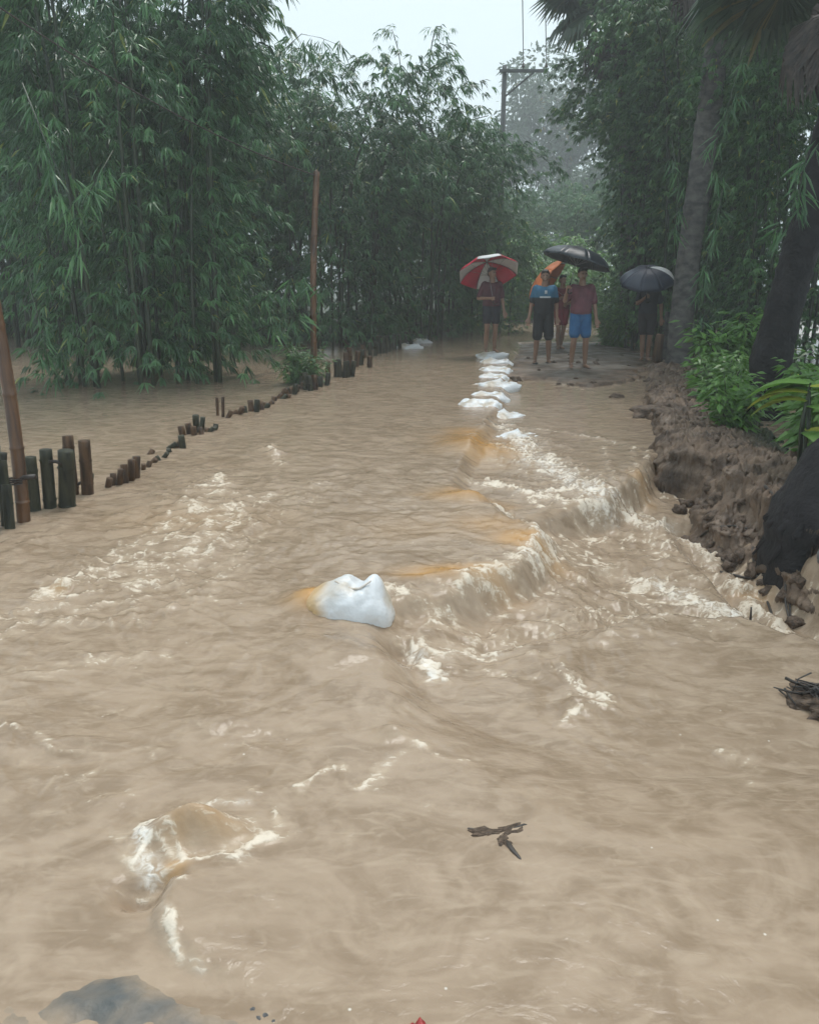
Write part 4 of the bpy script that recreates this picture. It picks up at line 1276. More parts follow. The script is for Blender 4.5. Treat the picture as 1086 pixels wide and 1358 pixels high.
GW = 'white sacks laid along the washed out road'
sandbag(652, 474, .01, .25, .05, 'flat white sack under the feet of the man with the red and white umbrella', 0, 1.0)
sandbag(657, 484, -.045, .1, .1, 'flat white sack next in line after the one being stood on', 1, 1.0)
sandbag(655, 496, -.065, -.15, .05, 'white sack awash in the middle of the sandbag line', 2, 1.0)
sandbag(662, 515, -.045, .5, .25, 'bulging grey white sack beside a brown clod in the sandbag line', 0, .95)
sandbag(641, 517, -.07, -.2, .1, 'white sack half sunk beside the bulging sack', 1, .75)
sandbag(632, 545, -.065, -.3, .3, 'white sack with water starting to pour over it', 2, .9)
sandbag(672, 556, -.12, .9, .3, 'pale sack below the spill, foam running past', 0, .75)
sandbag(543, 462, .0, .4, .05, 'flat white sack lying at the end of the stake row', 1, .95, 'white sacks at the end of the stakes')
sandbag(557, 455, .0, .5, .02, 'farther flat white sack past the end of the stake row', 2, .95, 'white sacks at the end of the stakes')

sandbag(650, 505, -.06, -.5, .1, 'mostly drowned white sack between the bulging sack and the middle one', 2, .85)
sandbag(648, 531, -.07, .35, .2, 'drowned pale sack just short of the pouring sack', 1, .85)
sandbag(688, 586, -.15, .7, .3, 'pale sack under the foam at the lower end of the sandbag line', 0, .8)
# the big sack standing up in the near current
def big_sack():
    b = P(462, 806, 0.0)
    r = empty('sandbag', (b.x, b.y, -.03), 'large bulging white sack in the near current, brown water pouring over one flank', 'sandbag')
    nu, nv = 84, 48
    V, silt = [], []
    for j in range(nv + 1):
        ph = -math.pi / 2 + math.pi * j / nv
        for i in range(nu):
            th = 2 * math.pi * i / nu
            f = lambda q, p: math.copysign(abs(q) ** p, q)
            x = .215 * f(math.cos(th), .75) * f(math.cos(ph), .70)
            y = .150 * f(math.sin(th), .75) * f(math.cos(ph), .70)
            z = .165 * f(math.sin(ph), .85)
            q = x / .215
            z *= 1 - .38 * max(0, -q) ** 1.5 - .10 * max(0, q) ** 3
            if z > 0:                                   # sewn mouth: two raised corners with a dip between
                z += .050 * math.exp(-((x - .105) / .045) ** 2 - ((y - .02) / .09) ** 2) + .026 * math.exp(-((x + .035) / .045) ** 2 - ((y - .03) / .09) ** 2) - .020 * math.exp(-((x - .035) / .030) ** 2 - ((y - .0) / .10) ** 2)
            else:
                x -= .25 * abs(z) * max(0, q)           # tucks under at the right foot
                x += .06 * abs(z)
            v = Vector((x, y, z))
            nn = .011 * mnoise.noise(v * 6 + Vector((3, 1, 8))) + .006 * mnoise.noise(v * 14)
            cre = mnoise.noise(Vector((v.x * 13, v.y * 13, v.z * 5)) + Vector((2, 9, 4)))
            nn -= .007 * max(0, 1 - abs(cre) * 6) * (1 if z > -.02 else .4)
            dv = Vector((x, y, z * 1.3))
            v += dv.normalized() * nn
            V.append(tuple(v))
            silt.append(min(1, max(0, (-x - .045 - .35 * (z - .05) + .04 * mnoise.noise(v * 9)) / .10)) * .9 + .25 * max(0, mnoise.noise(v * 7 + Vector((5, 5, 1)))) * (1 if z < .06 else .3))
    F = []
    for j in range(nv):
        for i in range(nu):
            F.append((j * nu + i, j * nu + (i + 1) % nu, (j + 1) * nu + (i + 1) % nu, (j + 1) * nu + i))
    link('cloth', mesh_np('cloth', np.array(V), np.array(F), M['sack'], True, {'silt': np.clip(np.array(silt), 0, 1)}), None, r)
    g = Geo()
    g.tube([(-.065, -.03, .168), (-.02, -.05, .162), (.02, -.045, .150), (.06, -.055, .165), (.105, -.04, .205)], [.004, .006, .006, .006, .004], 6)
    link('seam', g.mesh('seam', M['sack'], True, {'silt': np.full(g.n, .35)}), None, r)
    r.rotation_euler = (.05, .10, -.22)
    return r
big_sack()

# ------------------------------------------------------------------ mud clods, stones, debris
def lump_mesh(seed, mat, n=2, amp=.35):
    bm = bmesh.new()
    bmesh.ops.create_icosphere(bm, subdivisions=n, radius=1)
    off = Vector((seed * 3.7, seed * 1.3, 0))
    for v in bm.verts:
        v.co *= 1 + amp * mnoise.noise(v.co * 1.3 + off) + amp * .5 * mnoise.noise(v.co * 3.1 + off)
    return mesh_bm('lump', bm, mat, True)

LUMPS = [lump_mesh(s, M['mud'], 3, .65) for s in range(5)]
STONES = [lump_mesh(s + 9, M['stone'], 3, .35) for s in range(3)]

def lump(name, me, u, v, zlev, size, label, cat, group, flat=.6, onground=True):
    p = P(u, v, zlev)
    z = max(gz(p.x, p.y), wz(p.x, p.y)) if onground else zlev
    o = link(name, me)
    o.location = (p.x, p.y, z + size * flat * .05)
    o.scale = (size * random.uniform(.8, 1.2), size * random.uniform(.8, 1.2), size * flat)
    o.rotation_euler = (random.uniform(-.3, .3), random.uniform(-.3, .3), random.uniform(0, 6.28))
    return tag(o, label, cat, group)

rr = random.Random(5)
for i in range(30):
    t = rr.random()
    u = 858 + 120 * t ** 1.2 + rr.uniform(-6, 34); v = 492 + 135 * t + rr.uniform(-12, 14)
    lump('mud_clod', LUMPS[i % 5], u, v, .12, rr.uniform(.03, .08), 'brown clod on the spoil heap along the right bank', 'mud clod', 'clods on the spoil heap', .85)
for i in range(26):
    t = rr.random()
    u = 905 + 140 * t + rr.uniform(-10, 25); v = 640 + 90 * t + rr.uniform(-14, 12)
    lump('mud_clod', LUMPS[i % 5], u, v, -.08, rr.uniform(.03, .07), 'dark clod on the collapsed shelf below the bank by the black palm base', 'mud clod', 'clods on the collapsed shelf', .8)
for i in range(20):
    u = rr.uniform(700, 850); v = rr.uniform(470, 505)
    lump('mud_clod', LUMPS[i % 5], u, v, .0, rr.uniform(.02, .05), 'low clod of mud on the wet road by the standing men', 'mud clod', 'clods on the wet road', .7)
for u, v, s, lab in ((682, 499, .12, 'brown clod in the water beside the bulging white sack'), (818, 520, .09, 'single brown clod awash left of the spoil heap'), (862, 545, .16, 'big brown clod at the waterline of the spoil heap'),
                     (880, 556, .12, 'brown clod on the bank edge above the breach')):
    lump('mud_clod', LUMPS[1], u, v, -.02, s, lab, 'mud clod', None, .5)
for u, v, s in ((1028, 806, .035), (1046, 812, .05), (1062, 818, .035), (1082, 834, .05), (1036, 816, .03), (1070, 812, .028)):
    lump('stone', STONES[int(u) % 3], u, v, -.22, s, 'small grey stone in the white water of the chute', 'stone', 'stones in the chute', .6)
lump('stone', STONES[0], 1098, 742 + 20, -.2, .09, 'pale stone at the foot of the black palm base', 'stone', None, .8)

def twigs(name, loc, label, cat, n, R, seed, mat=M['twig'], flat=.25, rad=(.003, .009), extra=None):
    rng = np.random.default_rng(seed)
    r = empty(name, loc, label, cat)
    for i in range(n):
        a = rng.uniform(0, 6.283); L = R * rng.uniform(.4, 1.3)
        c = np.array([rng.normal(0, R * .35), rng.normal(0, R * .3), rng.uniform(0, flat * R)])
        d = np.array([math.cos(a), math.sin(a), rng.normal(0, .25)])
        g = Geo(); rr_ = rng.uniform(*rad)
        g.tube([c - d * L / 2, c + rng.normal(0, .08 * L, 3), c + d * L / 2 + np.array([0, 0, -.05 * L])], [rr_, rr_ * .85, rr_ * .4], 5)
        link('twig', g.mesh('twig', mat), None, r)
    return r

p = P(1072, 930, -.08)
deb = twigs('debris_pile', (p.x + .02, p.y, wz(p.x, p.y) + .0), 'dark tangle of twigs and mud caught at the water edge', 'debris', 46, .13, 3, flat=.55)
l = link('mud_lump', LUMPS[2], None, deb); l.scale = (.13, .09, .05); l.location = (.03, .0, .01)
l = link('mud_lump', LUMPS[3], None, deb); l.scale = (.09, .05, .04); l.location = (.02, -.10, .0)
p = P(665, 1108, .0)
rt = empty('submerged_root', (p.x, p.y, wz(p.x, p.y) - .006), 'dark branching root just breaking the brown water', 'root')
rt.scale = (1.35, 1.35, 1.0)
for k, (xx, yy, sx, sy, sz, rz_, li) in enumerate(((-.03, .012, .040, .018, .011, .2, 4), (.018, .016, .042, .016, .010, .5, 2), (.0, -.006, .026, .020, .008, .9, 0), (.012, -.026, .014, .018, .008, .2, 3), (-.052, .014, .020, .010, .008, 0, 1))):
    l = link('mud_lump', LUMPS[li], None, rt); l.scale = (sx, sy, sz); l.location = (xx, yy, .0); l.rotation_euler = (0, 0, rz_)
for k, pts in enumerate((((.008, -.02, .004), (.016, -.045, .008), (.026, -.065, .007), (.04, -.09, -.006)), ((.02, .02, .003), (.05, .034, .007), (.075, .038, -.004)), ((-.04, .016, .004), (-.065, .022, .006), (-.085, .018, -.004)), ((.03, .0, .002), (.055, -.004, .005), (.078, .0, -.004)))):
    g = Geo(); g.tube(pts, np.linspace(.007 if k == 0 else .004, .0015, len(pts)), 6); link('root_stem', g.mesh('root_stem', M['twig']), None, rt)
p = P(995, 828, -.24)
g = Geo(); g.tube([(p.x, p.y, p.z - .06), (p.x - .005, p.y, p.z + .04), (p.x - .008, p.y, p.z + .095)], [.006, .006, .004], 6)
tag(link('stick', g.mesh('stick', M['twig'])), 'short dark stick poking up out of the white water', 'stick')
for k, (u0, v0, u1, v1, zz) in enumerate([(960, 690, 1050, 720, -.1), (1000, 690, 1040, 745, -.1), (1030, 700, 1060, 752, -.12), (930, 650, 1010, 668, -.04), (1010, 660, 1065, 700, -.05), (1045, 705, 1062, 745, -.1)]):
    a, b = P(u0, v0, zz), P(u1, v1, zz)
    g = Geo()
    pts = []
    for t in np.linspace(0, 1, 9):
        q = a.lerp(b, t); q.z = max(gz(q.x, q.y), wz(q.x, q.y)) + .012 + .01 * math.sin(t * 7 + k)
        q.x += .012 * math.sin(t * 9 + k * 2)
        pts.append(q)
    g.tube(pts, np.linspace(.013, .005, 9), 6)
    tag(link('exposed_root', g.mesh('exposed_root', M['twig'])), 'thin washed out root trailing over the collapsed bank', 'root', 'washed out roots on the bank')

# slab of dark road surface just awash at the bottom
def slab():
    pts = px([(-80, 1420), (-20, 1320), (90, 1268), (190, 1256), (265, 1276), (335, 1306), (390, 1345), (430, 1420)], .0)
    ctr = (sum(q[0] for q in pts) / len(pts), sum(q[1] for q in pts) / len(pts))
    n = 130
    xs = np.linspace(min(q[0] for q in pts) - .02, max(q[0] for q in pts) + .02, n)
    ys = np.linspace(min(q[1] for q in pts) - .02, max(q[1] for q in pts) + .02, 80)
    X, Y = np.meshgrid(xs, ys)
    x, y = X.ravel(), Y.ravel()
    sd = sd_poly(x, y, pts) + .035 * fbm(x * 8, y * 8, 4)
    w = water_z(x, y)[0]
    z = w - .018 + .034 * sstep(-.08, .22, sd) + .010 * fbm(x * 9, y * 9, 4)
    idx = np.arange(len(x)).reshape(X.shape)
    F = np.stack([idx[:-1, :-1], idx[:-1, 1:], idx[1:, 1:], idx[1:, :-1]], -1).reshape(-1, 4)
    m = bpy.data.materials.new('wet_dark_slab')
    t, N, L, b = nodes(m)
    tc = N.new('ShaderNodeTexCoord')
    n1 = N.new('ShaderNodeTexNoise'); n1.inputs['Scale'].default_value = 7; n1.inputs['Detail'].default_value = 7; n1.inputs['Distortion'].default_value = .8
    L.new(tc.outputs['Object'], n1.inputs['Vector'])
    r = N.new('ShaderNodeValToRGB')
    r.color_ramp.elements[0].position = .40; r.color_ramp.elements[0].color = (.070, .082, .086, 1)
    r.color_ramp.elements[1].position = .66; r.color_ramp.elements[1].color = (.24, .195, .145, 1)
    L.new(n1.outputs[0], r.inputs[0]); L.new(r.outputs[0], b.inputs['Base Color'])
    b.inputs['Roughness'].default_value = .5
    b.inputs['Specular IOR Level'].default_value = .3
    n2 = N.new('ShaderNodeTexNoise'); n2.inputs['Scale'].default_value = 60; n2.inputs['Detail'].default_value = 6
    L.new(tc.outputs['Object'], n2.inputs['Vector'])
    bp_ = N.new('ShaderNodeBump'); bp_.inputs['Strength'].default_value = .4; bp_.inputs['Distance'].default_value = .01
    L.new(n2.outputs[0], bp_.inputs['Height']); L.new(bp_.outputs[0], b.inputs['Normal'])
    at = N.new('ShaderNodeAttribute'); at.attribute_name = 'silt'
    mx = N.new('ShaderNodeMix'); mx.data_type = 'RGBA'
    L.new(at.outputs['Fac'], mx.inputs[0]); L.new(r.outputs[0], mx.inputs[6]); mx.inputs[7].default_value = (.30, .228, .16, 1)
    L.new(mx.outputs[2], b.inputs['Base Color'])
    silt = np.clip(1.0 - .92 * sstep(.03, .17, sd + .14 * fbm(x * 6, y * 6, 4)), 0, 1)
    o = link('road_slab', mesh_np('road_slab', np.stack([x, y, z], 1), F, m, True, {'silt': silt}))
    return tag(o, 'dark blue grey slab of broken road just awash in the brown water', 'slab')
slab()
for u, v, s in ((335, 1340, .007), (352, 1347, .006), (343, 1352, .007), (363, 1355, .005), (296, 1303, .004), (310, 1309, .004)):
    lump('stone', STONES[u % 3], u, v, .0, s, 'small dark stone on the edge of the awash slab', 'stone', 'dark stones at the slab edge', .7)
p = P(553, 1355, .0)
bm = bmesh.new(); bmesh.ops.create_grid(bm, x_segments=8, y_segments=6, size=.5)
for v in bm.verts:
    v.co = Vector((v.co.x * .034 * (1 - .5 * abs(v.co.y * 2) ** 2), v.co.y * .024, .004 + .008 * math.sin(v.co.x * 5) + .004 * mnoise.noise(v.co * 4)))
M['red'] = mat_basic('red_scrap', (.42, .03, .025), (.2, .015, .015), 30, .4)
o = link('red_scrap', mesh_bm('red_scrap', bm, M['red'])); o.location = (p.x, p.y - .022, wz(p.x, p.y) + .010)
o.modifiers.new('thick', 'SOLIDIFY').thickness = .002
tag(o, 'small red scrap floating on the brown water', 'litter')

# ------------------------------------------------------------------ people
M['skin'] = mat_basic('skin', (.27, .155, .102), (.21, .118, .076), 6, .5)
M['hair'] = mat_basic('hair', (.018, .014, .012), None, 20, .5)
M['eye'] = mat_basic('eye', (.02, .015, .012), None, 5, .2)
CL = {}
def cloth(name, c, rough=.8):
    if name not in CL:
        CL[name] = mat_basic('cloth_' + name, c, tuple(q * .72 for q in c), 9, rough, .3, 14)
    return CL[name]

def capsule(g, a, ra, b, rb, n=14):
    a, b = np.array(a, float), np.array(b, float)
    d = b - a; L = np.linalg.norm(d)
    d = d / (L + 1e-9)
    pts, rad = [], []
    for k in range(5):
        t = math.pi / 2 * (1 - k / 5.0)
        pts.append(a - d * ra * math.sin(t)); rad.append(max(ra * math.cos(t), 1e-4))
    for t in np.linspace(0, 1, 6):
        pts.append(a + d * L * t); rad.append(ra + (rb - ra) * t)
    for k in range(1, 6):
        t = math.pi / 2 * k / 5.0
        pts.append(b + d * rb * math.sin(t)); rad.append(max(rb * math.cos(t), 1e-4))
    pts = np.array(pts)
    T = d
    ref = np.array([1.0, 0, 0]) if abs(T[0]) < .8 else np.array([0, 1.0, 0])
    A = np.cross(T, ref); A /= np.linalg.norm(A); B = np.cross(T, A)
    th = np.linspace(0, 2 * math.pi, n, endpoint=False)
    ring = A[None] * np.cos(th)[:, None] + B[None] * np.sin(th)[:, None]
    V = (pts[:, None, :] + ring[None] * np.array(rad)[:, None, None]).reshape(-1, 3)
    F = []
    m = len(pts)
    for i in range(m - 1):
        for j in range(n):
            p_, q_ = i * n + j, i * n + (j + 1) % n
            F += [(p_, q_, q_ + n), (p_, q_ + n, p_ + n)]
    for j in range(1, n - 1):
        F.append((0, j + 1, j)); k = (m - 1) * n; F.append((k, k + j, k + j + 1))
    g.add(V, F)

def remesh(name, g, mat, voxel, smooth=2, dec=0.5):
    me = g.mesh(name)
    o = bpy.data.objects.new(name, me); COL.objects.link(o)
    r = o.modifiers.new('r', 'REMESH'); r.mode = 'VOXEL'; r.voxel_size = voxel
    s = o.modifiers.new('s', 'SMOOTH'); s.iterations = smooth; s.factor = .5
    if dec < 1:
        d = o.modifiers.new('d', 'DECIMATE'); d.ratio = dec
    dg = bpy.context.evaluated_depsgraph_get()
    me2 = bpy.data.meshes.new_from_object(o.evaluated_get(dg))
    bpy.data.objects.remove(o)
    me2.name = name
    me2.materials.clear(); me2.materials.append(mat)
    me2.polygons.foreach_set('use_smooth', np.ones(len(me2.polygons), dtype=bool))
    return me2

def V3(*a):
    return np.array(a, float)

def hand(g, w, el, grip=False, side=1):
    """palm and five fingers continuing the forearm; curled round a shaft when gripping"""
    d = w - el; d = d / np.linalg.norm(d)
    ref = V3(0, -1, 0) if abs(d[1]) < .8 else V3(0, 0, 1)
    s = np.cross(d, ref); s /= np.linalg.norm(s)
    n = np.cross(s, d)
    pl = w + d * .085
    for k in (-1, 0, 1):
        capsule(g, w + s * .012 * k, .020, pl + s * .024 * k, .017)
    for k, ln in zip((-1.5, -.5, .5, 1.5), (.062, .074, .078, .068)):
        a = pl + s * .0185 * k
        if grip:
            b = a + d * .018 + n * .03; c = b - d * .035 + n * .008
        else:
            b = a + d * ln * .55 + n * .008; c = b + d * ln * .38 + n * .022
        capsule(g, a, .0095, b, .0088); capsule(g, b, .0088, c, .0078)
    ta = w + d * .03 - s * side * .028
    tb = ta + d * .035 - s * side * .026 + n * .012
    tc = tb + (d * .03 + n * .012 if not grip else n * .03 + s * side * .015)
    capsule(g, ta, .013, tb, .011); capsule(g, tb, .011, tc, .009)

def person(loc, rz, H, label, pose, shirt, shorts, shirt_len=.0, short_len=.5, loose=1.0, sandals=None, prints=None, turn=0.0):
    """faces -Y in its own frame; pose gives elbow/wrist for both arms and foot spread"""
    e = empty('person', loc, label, 'person', None, rz)
    k = H / 1.70
    e.scale = (k, k, k)
    fx = pose.get('feet', [(-.11, -.02), (.11, .02)])
    bend = pose.get('hip', (0.0, 0.0))
    g = Geo()
    hips = [V3(-.088 + bend[0], bend[1], .90), V3(.088 + bend[0], bend[1], .90)]
    ks = []
    for s, (h, f) in enumerate(zip(hips, fx)):
        sg = -1 if s == 0 else 1
        kn = V3((h[0] + f[0]) / 2, (h[1] + f[1]) / 2 - .035, .485)
        an = V3(f[0], f[1] + .02, .075)
        ks.append((h, kn, an))
        capsule(g, h, .088, kn, .053); capsule(g, kn, .053, V3(*(kn * .55 + an * .45)) + V3(0, .018, .0), .052); capsule(g, kn * .55 + an * .45 + V3(0, .018, 0), .052, an, .035)
        toe = V3(f[0] + .03 * sg, f[1] - .13, .024)
        capsule(g, an + V3(0, .03, -.045), .030, an + V3(0, -.03, -.035), .036); capsule(g, an + V3(0, -.03, -.035), .036, toe, .024)
        for q in (-1, 0, 1):
            capsule(g, toe + V3(.016 * q, .02, 0), .015, toe + V3(.02 * q, -.025, -.008), .011)
    # torso
    pel = V3(bend[0], bend[1], .95)
    capsule(g, pel + V3(-.055, 0, 0), .092, pel + V3(.055, 0, 0), .092)
    capsule(g, pel, .098, V3(bend[0] * .6, .0, 1.12), .098)
    for q in (-1, 1):
        capsule(g, V3(.05 * q, 0, 1.08), .092, V3(.080 * q, .0, 1.30), .096)
        capsule(g, V3(.06 * q, .0, 1.33), .082, V3(.155 * q, .005, 1.385), .054)
    capsule(g, V3(0, .01, 1.38), .072, V3(0, -.005, 1.52), .056)
    # head
    ct, st_ = math.cos(turn), math.sin(turn)
    hp = lambda x, y, z: V3(x * ct - y * st_, x * st_ + y * ct, z)
    g.sphere(hp(0, .012, 1.615), (.078, .095, .098), 16, 12)
    g.sphere(hp(0, -.022, 1.565), (.060, .068, .072), 14, 10)
    capsule(g, hp(0, -.094, 1.600), .010, hp(0, -.106, 1.575), .015)
    for q in (-1, 1):
        g.sphere(hp(.079 * q, .012, 1.592), (.013, .022, .032), 8, 6)
    capsule(g, hp(-.022, -.086, 1.538), .009, hp(.022, -.086, 1.538), .009)
    arms = {}
    for q, nm in ((-1, 'R'), (1, 'L')):
        sh = V3(.168 * q, .005, 1.37)
        el, wr, gr = pose[nm]
        el, wr = V3(*el), V3(*wr)
        arms[nm] = (sh, el, wr)
        capsule(g, sh, .055, el, .041); capsule(g, el, .042, wr, .027)
        hand(g, wr, el, gr, q)
    link('body', remesh('body', g, M['skin'], .0085, 2, .45), None, e)
    # hair cap
    g = Geo()
    g.sphere(hp(0, .026, 1.640), (.085, .096, .088), 16, 12)
    g.sphere(hp(0, .045, 1.595), (.080, .075, .080), 14, 10)
    capsule(g, hp(-.04, -.055, 1.685), .026, hp(.04, -.055, 1.685), .026)
    link('hair', remesh('hair', g, M['hair'], .010, 2, .6), None, e)
    for q in (-1, 1):
        g = Geo(); g.sphere(hp(.030 * q, -.083, 1.612), (.012, .006, .007), 8, 6)
        link('eye', g.mesh('eye', M['eye']), None, e)
    # shirt
    a = .018 * loose
    g = Geo()
    z0 = .90 - shirt_len
    for q in (-1, 1):
        capsule(g, V3(.062 * q + bend[0], bend[1], z0 + .10), .118 + a * .6, V3(.055 * q, .0, 1.12), .100 + a)
        capsule(g, V3(.05 * q, 0, 1.08), .097 + a, V3(.085 * q, .0, 1.30), .102 + a)
        capsule(g, V3(.06 * q, .0, 1.33), .082 + a * .8, V3(.152 * q, .005, 1.38), .052 + a * .7)
    for nm in ('R', 'L'):
        sh, el, wr = arms[nm]
        m = sh + (el - sh) * pose.get('sleeve', .72)
        capsule(g, sh, .050 + a * .7, m, .050 + a * .7)
    capsule(g, V3(bend[0], bend[1], z0 + .10), .118 + a, V3(0, 0, 1.3), .105 + a)
    so = link('shirt', remesh('shirt', g, shirt, .011, 3, .5), None, e)
    # shorts
    g = Geo()
    capsule(g, V3(-.06 + bend[0], bend[1], .97), .112 + a * .3, V3(.06 + bend[0], bend[1], .97), .112 + a * .3)
    capsule(g, V3(bend[0], bend[1], .96), .118 + a * .4, V3(bend[0], bend[1], .88), .105)
    for s, (h, kn, an) in enumerate(ks):
        m = h + (kn - h) * (short_len / .5)
        capsule(g, h + V3(0, 0, .02), .100, m, .078 + a * .8)
    link('shorts', remesh('shorts', g, shorts, .011, 2, .5), None, e)
    for (x, z, w, h, mt) in (prints or []):
        gg = Geo()
        yy = -.118 - a - .006
        n = 8
        V = []
        for j in range(3):
            for i in range(n + 1):
                xx = x - w / 2 + w * i / n
                V.append((xx, yy + 1.1 * xx * xx - .004, z - h / 2 + h * j / 2))
        F = []
        for j in range(2):
            for i in range(n):
                o_ = j * (n + 1) + i
                F += [(o_, o_ + 1, o_ + n + 2), (o_, o_ + n + 2, o_ + n + 1)]
        gg.add(V, F)
        link('chest_print', gg.mesh('chest_print', mt), None, so)
    if sandals:
        for f in fx:
            gg = Geo(); gg.box((f[0], f[1] - .03, .008), (.09, .27, .02)); link('sandal', gg.mesh('sandal', sandals), None, e)
    return e

def umbrella(apex_dir, hand_pt, shaft_len, R, depth, cols, label, rib_mat, twist=0.0):
    """hand_pt: world point of the gripping hand; apex_dir: direction from hand to top"""
    d = Vector(apex_dir).normalized()
    e = empty('umbrella', hand_pt, label, 'umbrella', None)
    q = Vector((0, 0, 1)).rotation_difference(d)
    e.rotation_mode = 'QUATERNION'; e.rotation_quaternion = q
    n = 8
    zt = shaft_len
    for k in range(n):
        a0, a1 = twist + 2 * math.pi * k / n, twist + 2 * math.pi * (k + 1) / n
        NR, NA = 8, 6
        V, F = [], []
        for i in range(NR + 1):
            t = i / NR
            for j in range(NA + 1):
                s = j / NA
                a = a0 + (a1 - a0) * s
                sag = math.sin(s * math.pi)
                rad = R * math.sin(t * 1.22) / math.sin(1.22)
                rad *= (1 - .075 * sag * (.3 + .7 * t))
                zz = zt - depth * (1 - math.cos(t * 1.22)) / (1 - math.cos(1.22)) - .012 * sag * t
                V.append((rad * math.cos(a), rad * math.sin(a), zz))
        w = NA + 1
        for i in range(NR):
            for j in range(NA):
                o = i * w + j
                F.append((o, o + 1, o + w + 1)); F.append((o, o + w + 1, o + w))
        g = Geo(); g.add(V, F)
        po = link('canopy_panel', g.mesh('canopy_panel', cols[k % len(cols)]), None, e)
        md = po.modifiers.new('thick', 'SOLIDIFY'); md.thickness = .002
        g = Geo()
        pts = []
        for t in np.linspace(0, 1, 7):
            rad = R * math.sin(t * 1.22) / math.sin(1.22)
            zz = zt - depth * (1 - math.cos(t * 1.22)) / (1 - math.cos(1.22)) - .006
            pts.append((rad * math.cos(a0), rad * math.sin(a0), zz))
        g.tube(pts, .004, 4)
        rb = link('rib', g.mesh('rib', rib_mat), None, e)
        g = Geo(); g.tube([(0, 0, zt - .30), pts[3]], .003, 4); link('stretcher', g.mesh('stretcher', rib_mat), None, rb)
    g = Geo(); g.tube([(0, 0, -.06), (0, 0, zt + .05)], .006, 7); link('shaft', g.mesh('shaft', rib_mat), None, e)
    hp = [(0, 0, .06), (0, 0, -.08)] + [(.035 - .035 * math.cos(t), 0, -.08 - .035 * math.sin(t)) for t in np.linspace(.3, math.pi, 7)]
    g = Geo(); g.tube(hp, .011, 7); link('handle', g.mesh('handle', M['eye']), None, e)
    return e

M['metal'] = mat_basic('umbrella_steel', (.25, .25, .26), None, 20, .35, metal=.8)
UM = {n: mat_basic('canopy_' + n, c, tuple(q * .85 for q in c), 5, r_, .1, 20) for n, c, r_ in (
    ('red', (.56, .025, .06), .5), ('white', (.72, .72, .72), .5), ('pink', (.62, .25, .30), .5), ('black', (.016, .022, .030), .36), ('orange', (.72, .20, .06), .5), ('navy', (.022, .030, .055), .42))}

def local_to_world(loc, rz, k, v):
    c, s = math.cos(rz), math.sin(rz)
    return Vector((loc[0] + k * (v[0] * c - v[1] * s), loc[1] + k * (v[0] * s + v[1] * c), loc[2] + k * v[2]))

def base_at(u, v, z):
    p = P(u, v, z)
    return Vector((p.x, p.y, z))

# man on the sandbag, red and white umbrella over his shoulder
la = base_at(650, 467, .09)
HA = 1.64
poseA = {'R': ((-.27, .03, 1.10), (-.06, -.20, 1.10), True), 'L': ((.225, .02, 1.09), (.26, -.04, .84), False), 'feet': [(-.10, -.03), (.10, .05)], 'sleeve': .8}
person(la, .12, HA, 'man in a maroon shirt and dark shorts standing on a white sack', poseA, cloth('maroon', (.085, .022, .032)), cloth('dark_navy', (.018, .018, .028)), short_len=.30, turn=.45)
ha = local_to_world(la, .12, HA / 1.7, (-.03, -.26, 1.08))
umbrella((-.12, .50, .86), ha, .84, .62, .25, [UM['red'], UM['white']], 'red and white panelled umbrella resting on the shoulder of the man on the sack', M['metal'], twist=.35)

# man in blue and black
lb = base_at(718, 479, .0); lb.z = gz(lb.x, lb.y)
HB = 1.71
def mat_split():
    m = bpy.data.materials.new('cloth_blue_black')
    t, N, L, b = nodes(m)
    tc = N.new('ShaderNodeTexCoord'); sx = N.new('ShaderNodeSeparateXYZ'); L.new(tc.outputs['Object'], sx.inputs[0])
    r = N.new('ShaderNodeMapRange'); r.inputs[1].default_value = 1.205; r.inputs[2].default_value = 1.225
    L.new(sx.outputs[2], r.inputs[0])
    mx = N.new('ShaderNodeMix'); mx.data_type = 'RGBA'
    mx.inputs[6].default_value = (.013, .014, .018, 1); mx.inputs[7].default_value = (.028, .125, .22, 1)
    L.new(r.outputs[0], mx.inputs[0]); L.new(mx.outputs[2], b.inputs['Base Color']); b.inputs['Roughness'].default_value = .8
    return m
M['print'] = mat_basic('white_print', (.6, .65, .68), None, 30, .7)
poseB = {'R': ((-.23, .03, 1.10), (-.27, -.03, .85), False), 'L': ((.23, .03, 1.10), (.245, -.04, .85), False), 'feet': [(-.13, -.02), (.13, .0)], 'sleeve': .75}
person(lb, -.05, HB, 'man in a blue and black shirt with a white chest print and long black shorts', poseB, mat_split(), cloth('black', (.012, .013, .016)), short_len=.46, loose=1.3,
       prints=[(.0, 1.225, .20, .028, M['print']), (.01, 1.315, .045, .06, M['print'])], sandals=M['hair'], turn=-.1)

# man in red, behind, holding the orange umbrella
lc = base_at(742, 462, .02); lc.z = gz(lc.x, lc.y)
HC = 1.60
poseC = {'R': ((-.22, -.06, 1.10), (-.05, -.22, 1.22), True), 'L': ((.23, -.05, 1.10), (.05, -.2, 1.05), False), 'feet': [(-.06, -.04), (.04, .05)]}
person(lc, .1, HC, 'man in a red shirt and red shorts standing behind the other two', poseC, cloth('red', (.16, .018, .028)), cloth('crimson', (.22, .022, .040)), short_len=.33, turn=.2)
hc = local_to_world(lc, .1, HC / 1.7, (-.02, -.28, 1.22))
umbrella((-.82, .32, .62), hc, .74, .62, .27, [UM['orange'], UM['orange'], UM['orange'], UM['white']], 'orange umbrella with a white panel behind the man in blue and black', M['metal'], twist=.2)

